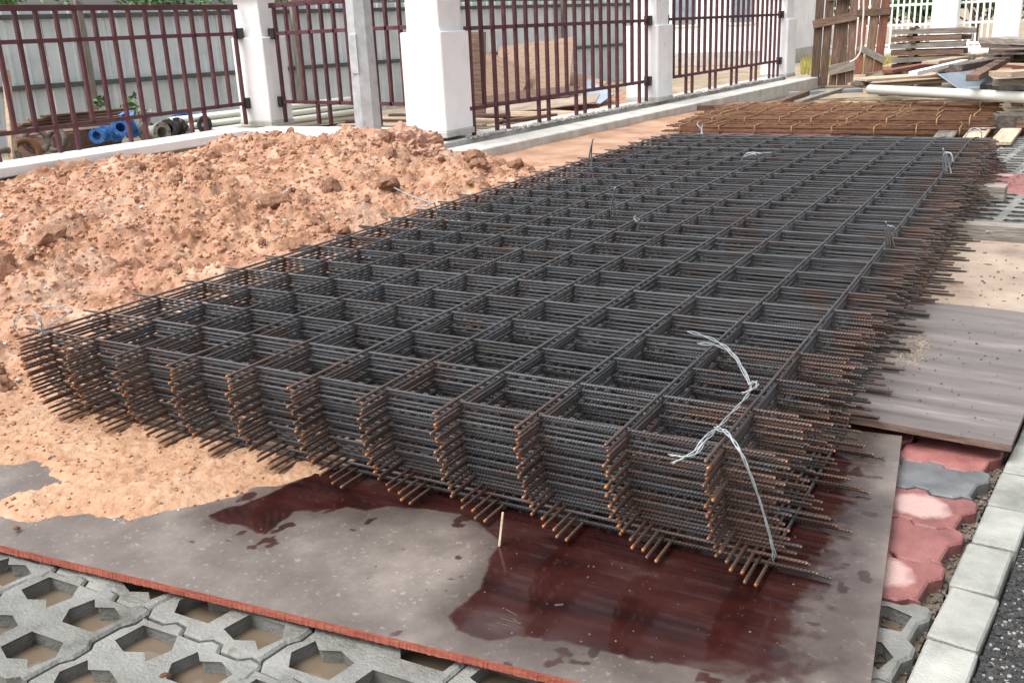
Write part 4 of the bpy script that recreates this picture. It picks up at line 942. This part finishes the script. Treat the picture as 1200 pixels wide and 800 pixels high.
for i in range(9):
    lay(1162 + random.uniform(-3, 6), 68 - 3.1 * i, 1262, 70 - 3.3 * i + random.uniform(-3, 3), .36 + .05 * i, .34, .06, ['cast_iron', 'timber', 'timber_grey'][i % 3], 'timber %s up in the dark pile at the right edge' % ['lowest', 'second', 'third', 'fourth', 'fifth', 'sixth', 'seventh', 'eighth', 'topmost'][i], 'timber', grp='dark timber pile')
NTH = ['leftmost', 'second from the left', 'third from the left', 'fourth from the left', 'fifth from the left', 'sixth from the left', 'middle left', 'middle', 'middle right', 'seventh from the right', 'sixth from the right', 'fifth from the right', 'fourth from the right', 'third from the right', 'second from the right', 'rightmost']
for i, u in enumerate(sorted(random.uniform(1030, 1230) for _ in range(16))):
    v = random.uniform(68, 100); a_ = random.uniform(-.9, .9); L_ = random.uniform(.5, 1.2); p_ = at(u, v, .18)
    mm, wd_ = random.choice([('timber', 'brown'), ('timber_grey', 'grey'), ('timber_pale', 'pale'), ('timber_red', 'red-brown')])
    o = box('plank', (L_, random.uniform(.08, .2), random.uniform(.03, .07)), (p_.x, p_.y, random.uniform(.0, .2)), mm, None, rot=(random.gauss(0, .06), random.gauss(0, .06), a_), wob=.005)
    tag(o, 'loose %s plank, %s of those scattered at the back right' % (wd_, NTH[i]), 'plank', 'scattered planks at the back right')

def litter(name, poly, n, zs, m, smin, smax):
    P_ = [at(u, v, zs) for u, v in poly]; xs_ = [p.x for p in P_]; ys_ = [p.y for p in P_]; out = []
    while len(out) < n:
        x, y = random.uniform(min(xs_), max(xs_)), random.uniform(min(ys_), max(ys_))
        if bool(inpoly(np.array([x]), np.array([y]), P_)[0]): out.append((x, y, zs))
    return tag(scatter(name, out, [smin + (smax - smin) * random.random() ** 3 for _ in out], m), kind='stuff')
litter('board_grit', [(1010, 490), (1190, 530), (1200, 380), (1090, 372)], 150, .054, 'cast_iron', .0008, .0045)
litter('sand_grains', [(1040, 425), (1075, 430), (1095, 402), (1075, 390), (1050, 400)], 900, .054, 'sand', .0008, .0035)
litter('board_grit', [(1100, 365), (1200, 372), (1200, 292), (1120, 292)], 90, .034, 'cast_iron', .001, .006)
litter('board_grit', [(20, 600), (250, 610), (660, 780), (1000, 790), (1020, 560), (600, 640)], 240, .0305, 'cast_iron', .0005, .0028)
# beams on the paving, right
o = box('beam', (1.6, .085, .085), (2.52, 3.42, .0), 'timber_grey', None, rz=-.075, wob=.003); tag(o, 'squared timber beam lying across the paving beyond the sandy board', 'beam')
o = box('timber_block', (.46, .12, .085), (2.02, 4.62, .0), 'timber_grey', None, rz=-.06, wob=.003); tag(o, 'short timber block on the paving by the red band', 'timber block')
for i in range(3):
    a_ = at(1100 + 36 * i, 166, .04); b_ = at(1122 + 36 * i, 140, .04); d = b_ - a_; o = box('plank', (d.length, .16, .03), (a_ + b_) / 2 - Vector((0, 0, .03)), ['timber_grey', 'timber_pale', 'timber_pale'][i], None, rz=math.atan2(d.y, d.x), wob=.004)
    tag(o, '%s of the three planks lying at the far right end of the mesh stack' % ['left', 'middle', 'right'][i], 'plank', 'three planks by the rusty cages')
a_ = at(1150, 146, .06); b_ = at(1260, 148, .06); d = b_ - a_; o = box('beam', (d.length, .1, .06), (a_ + b_) / 2 - Vector((0, 0, .02)), 'timber', None, rz=math.atan2(d.y, d.x)); tag(o, 'brown beam crossing behind the three planks at the right edge', 'beam')
a_ = at(1165, 134, .15); b_ = at(1260, 133, .15); d = b_ - a_; o = box('beam', (d.length, .25, .12), (a_ + b_) / 2 - Vector((0, 0, .12)), 'cast_iron', None, rz=math.atan2(d.y, d.x)); tag(o, 'black timber beam under the white pipe at the right edge', 'beam')
p_ = at(1160, 272, .09); v, f = ico(2, 9, .3, .7); o = obj('stone', mesh('stone', v.tolist(), f, 'stone'), None, (p_.x, p_.y, .09), (0, 0, 0), (.018, .014, .014)); tag(o, 'small pale stone on the sandy board by the beam', 'stone')
# stick standing up in front of the stack
a_ = at(585, 640, BOARD_Z); o = box('wooden_stick', (.005, .004, .075), (a_.x, a_.y, BOARD_Z), 'timber_pale', None, rot=(R(-14), R(6), .3), bev=.001); tag(o, 'thin pale wooden stick propped against the front of the mesh stack', 'stick')
# rusty scrap in the grass block, stones in the holes
for i, (u, v, m, s, lab) in enumerate([(192, 795, 'rust', .012, 'rusty stone in a grass block hole at the bottom left'), (20, 618, 'clod', .010, 'small clay lump on the wet board at the left edge'), (60, 537, 'cast_iron', .008, 'small black lump on the sand at left')]):
    p_ = at(u, v, -.01 if i == 0 else .04); vv, ff = ico(2, 60 + i, .3, .8); o = obj('pebble', mesh('pebble', vv.tolist(), ff, m), None, p_, (0, 0, i), (s, s, s)); tag(o, lab, 'pebble')
p_ = at(158, 785, -.04); o = box('paper_scrap', (.06, .035, .002), (p_.x, p_.y, -.04), 'timber_pale', None, rot=(.15, .1, .2), bev=0); tag(o, 'light brown paper scrap in a grass block hole at the bottom left', 'scrap')

# ================================================================== FAR WHITE FENCE
def far_pillar(u, lab, Yd, wd=.5):
    a_ = aty(u, 30, Yd); t = empty('fence_pillar', (a_.x, Yd, -.1))
    box('shaft', (wd, wd, 1.6), (0, 0, 0), 'white_paint', t, bev=.02); box('capital', (wd + .08, wd + .08, .12), (0, 0, 1.62), 'white_paint', t, bev=.02); return tag(t, lab, 'pillar', 'pillars of the far white fence')
FY = 27
us = [930, 1088, 1100 + 0, 1168]
far_pillar(1107, 'white pillar of the far fence above the loose timber', FY, .62); far_pillar(1180, 'rightmost white pillar of the far fence', FY, .6); far_pillar(962, 'white pillar of the far fence behind the closed timber frame', FY, .55)
def white_panel(u0, u1, lab, step=.14):
    a_ = aty(u0, 30, FY).x; b_ = aty(u1, 30, FY).x; t = empty('fence_panel', (a_, FY, .12)); L_ = b_ - a_
    for z in (.05, .55, 1.05, 1.5): box('rail', (L_, .05, .06), (L_ / 2, .02, z), 'white_paint', t, bev=.004)
    n = int(L_ / step)
    for i in range(n): box('bar', (.045, .045, 1.6), (L_ * (i + .5) / n, 0, 0), 'white_paint', t, bev=.004)
    return tag(t, lab, 'fence panel', 'far white fence panels')
white_panel(970, 1095, 'white barred fence panel above the tall plank stack'); white_panel(1119, 1169, 'white barred fence panel between the two right hand white pillars'); white_panel(1191, 1260, 'white barred fence panel at the right frame edge'); white_panel(905, 953, 'white barred fence panel seen beside the farthest maroon fence pillar')
w = empty('boundary_wall', (aty(1080, 40, FY).x, FY + .02, -.1)); tag(w, 'low white wall under the far white fence', 'wall'); box('wall', (14, .3, .22), (0, 0, 0), 'white_paint', w)
# pale house wall behind the maroon fence's far end
a_ = aty(765, 30, 24); b_ = aty(925, 30, 24); L_ = b_.x - a_.x
w = empty('white_house', ((a_.x + b_.x) / 2, 25.5, -.1)); tag(w, 'white rendered building seen through the farthest maroon fence panel', 'building')
box('wall', (L_, 3, 3.0), (0, 0, 0), 'white_paint', w, bev=.01); box('plinth', (L_ + .04, 3.04, .35), (0, 0, 0), 'cement', w, bev=.01)
for x in (-.9, .6):
    f_ = box('window', (.7, .05, .8), (x, -1.51, 1.0), 'white_paint', w); box('pane', (.58, .02, .68), (0, -.028, .06), 'zinc_sheet', f_)
# dry grass strip
gv = []; gf = []
for _ in range(5000):
    u = random.uniform(940, 1140); y = random.uniform(19, 26); x = aty(u, 50, y).x; h_ = random.uniform(.04, .13); a = random.uniform(0, 6.28); o = len(gv)
    gv += [(x, y, -.1), (x + .02 * math.cos(a), y + .02 * math.sin(a), -.1), (x + random.gauss(0, .03), y + random.gauss(0, .03), h_)]; gf.append((o, o + 1, o + 2))
tag(obj('dry_grass', mesh('dry_grass', gv, gf, 'dry_grass')), kind='stuff')
# trees beyond the far white fence
for i, (u, lab) in enumerate([(985, 'leafy tree beyond the white fence behind the timber frames'), (1075, 'leafy tree beyond the white fence above the tall plank stack'), (1145, 'leafy tree beyond the white fence between the white pillars'), (1225, 'leafy tree beyond the white fence at the right edge')]):
    p = aty(u, 20, 36 + 1.5 * (i % 2)); foliage('leafy_tree', (p.x, p.y), 1.9, 1.2, 1.1, 2200, .14, 140 + i, lab, .9, group='trees beyond the white fence')
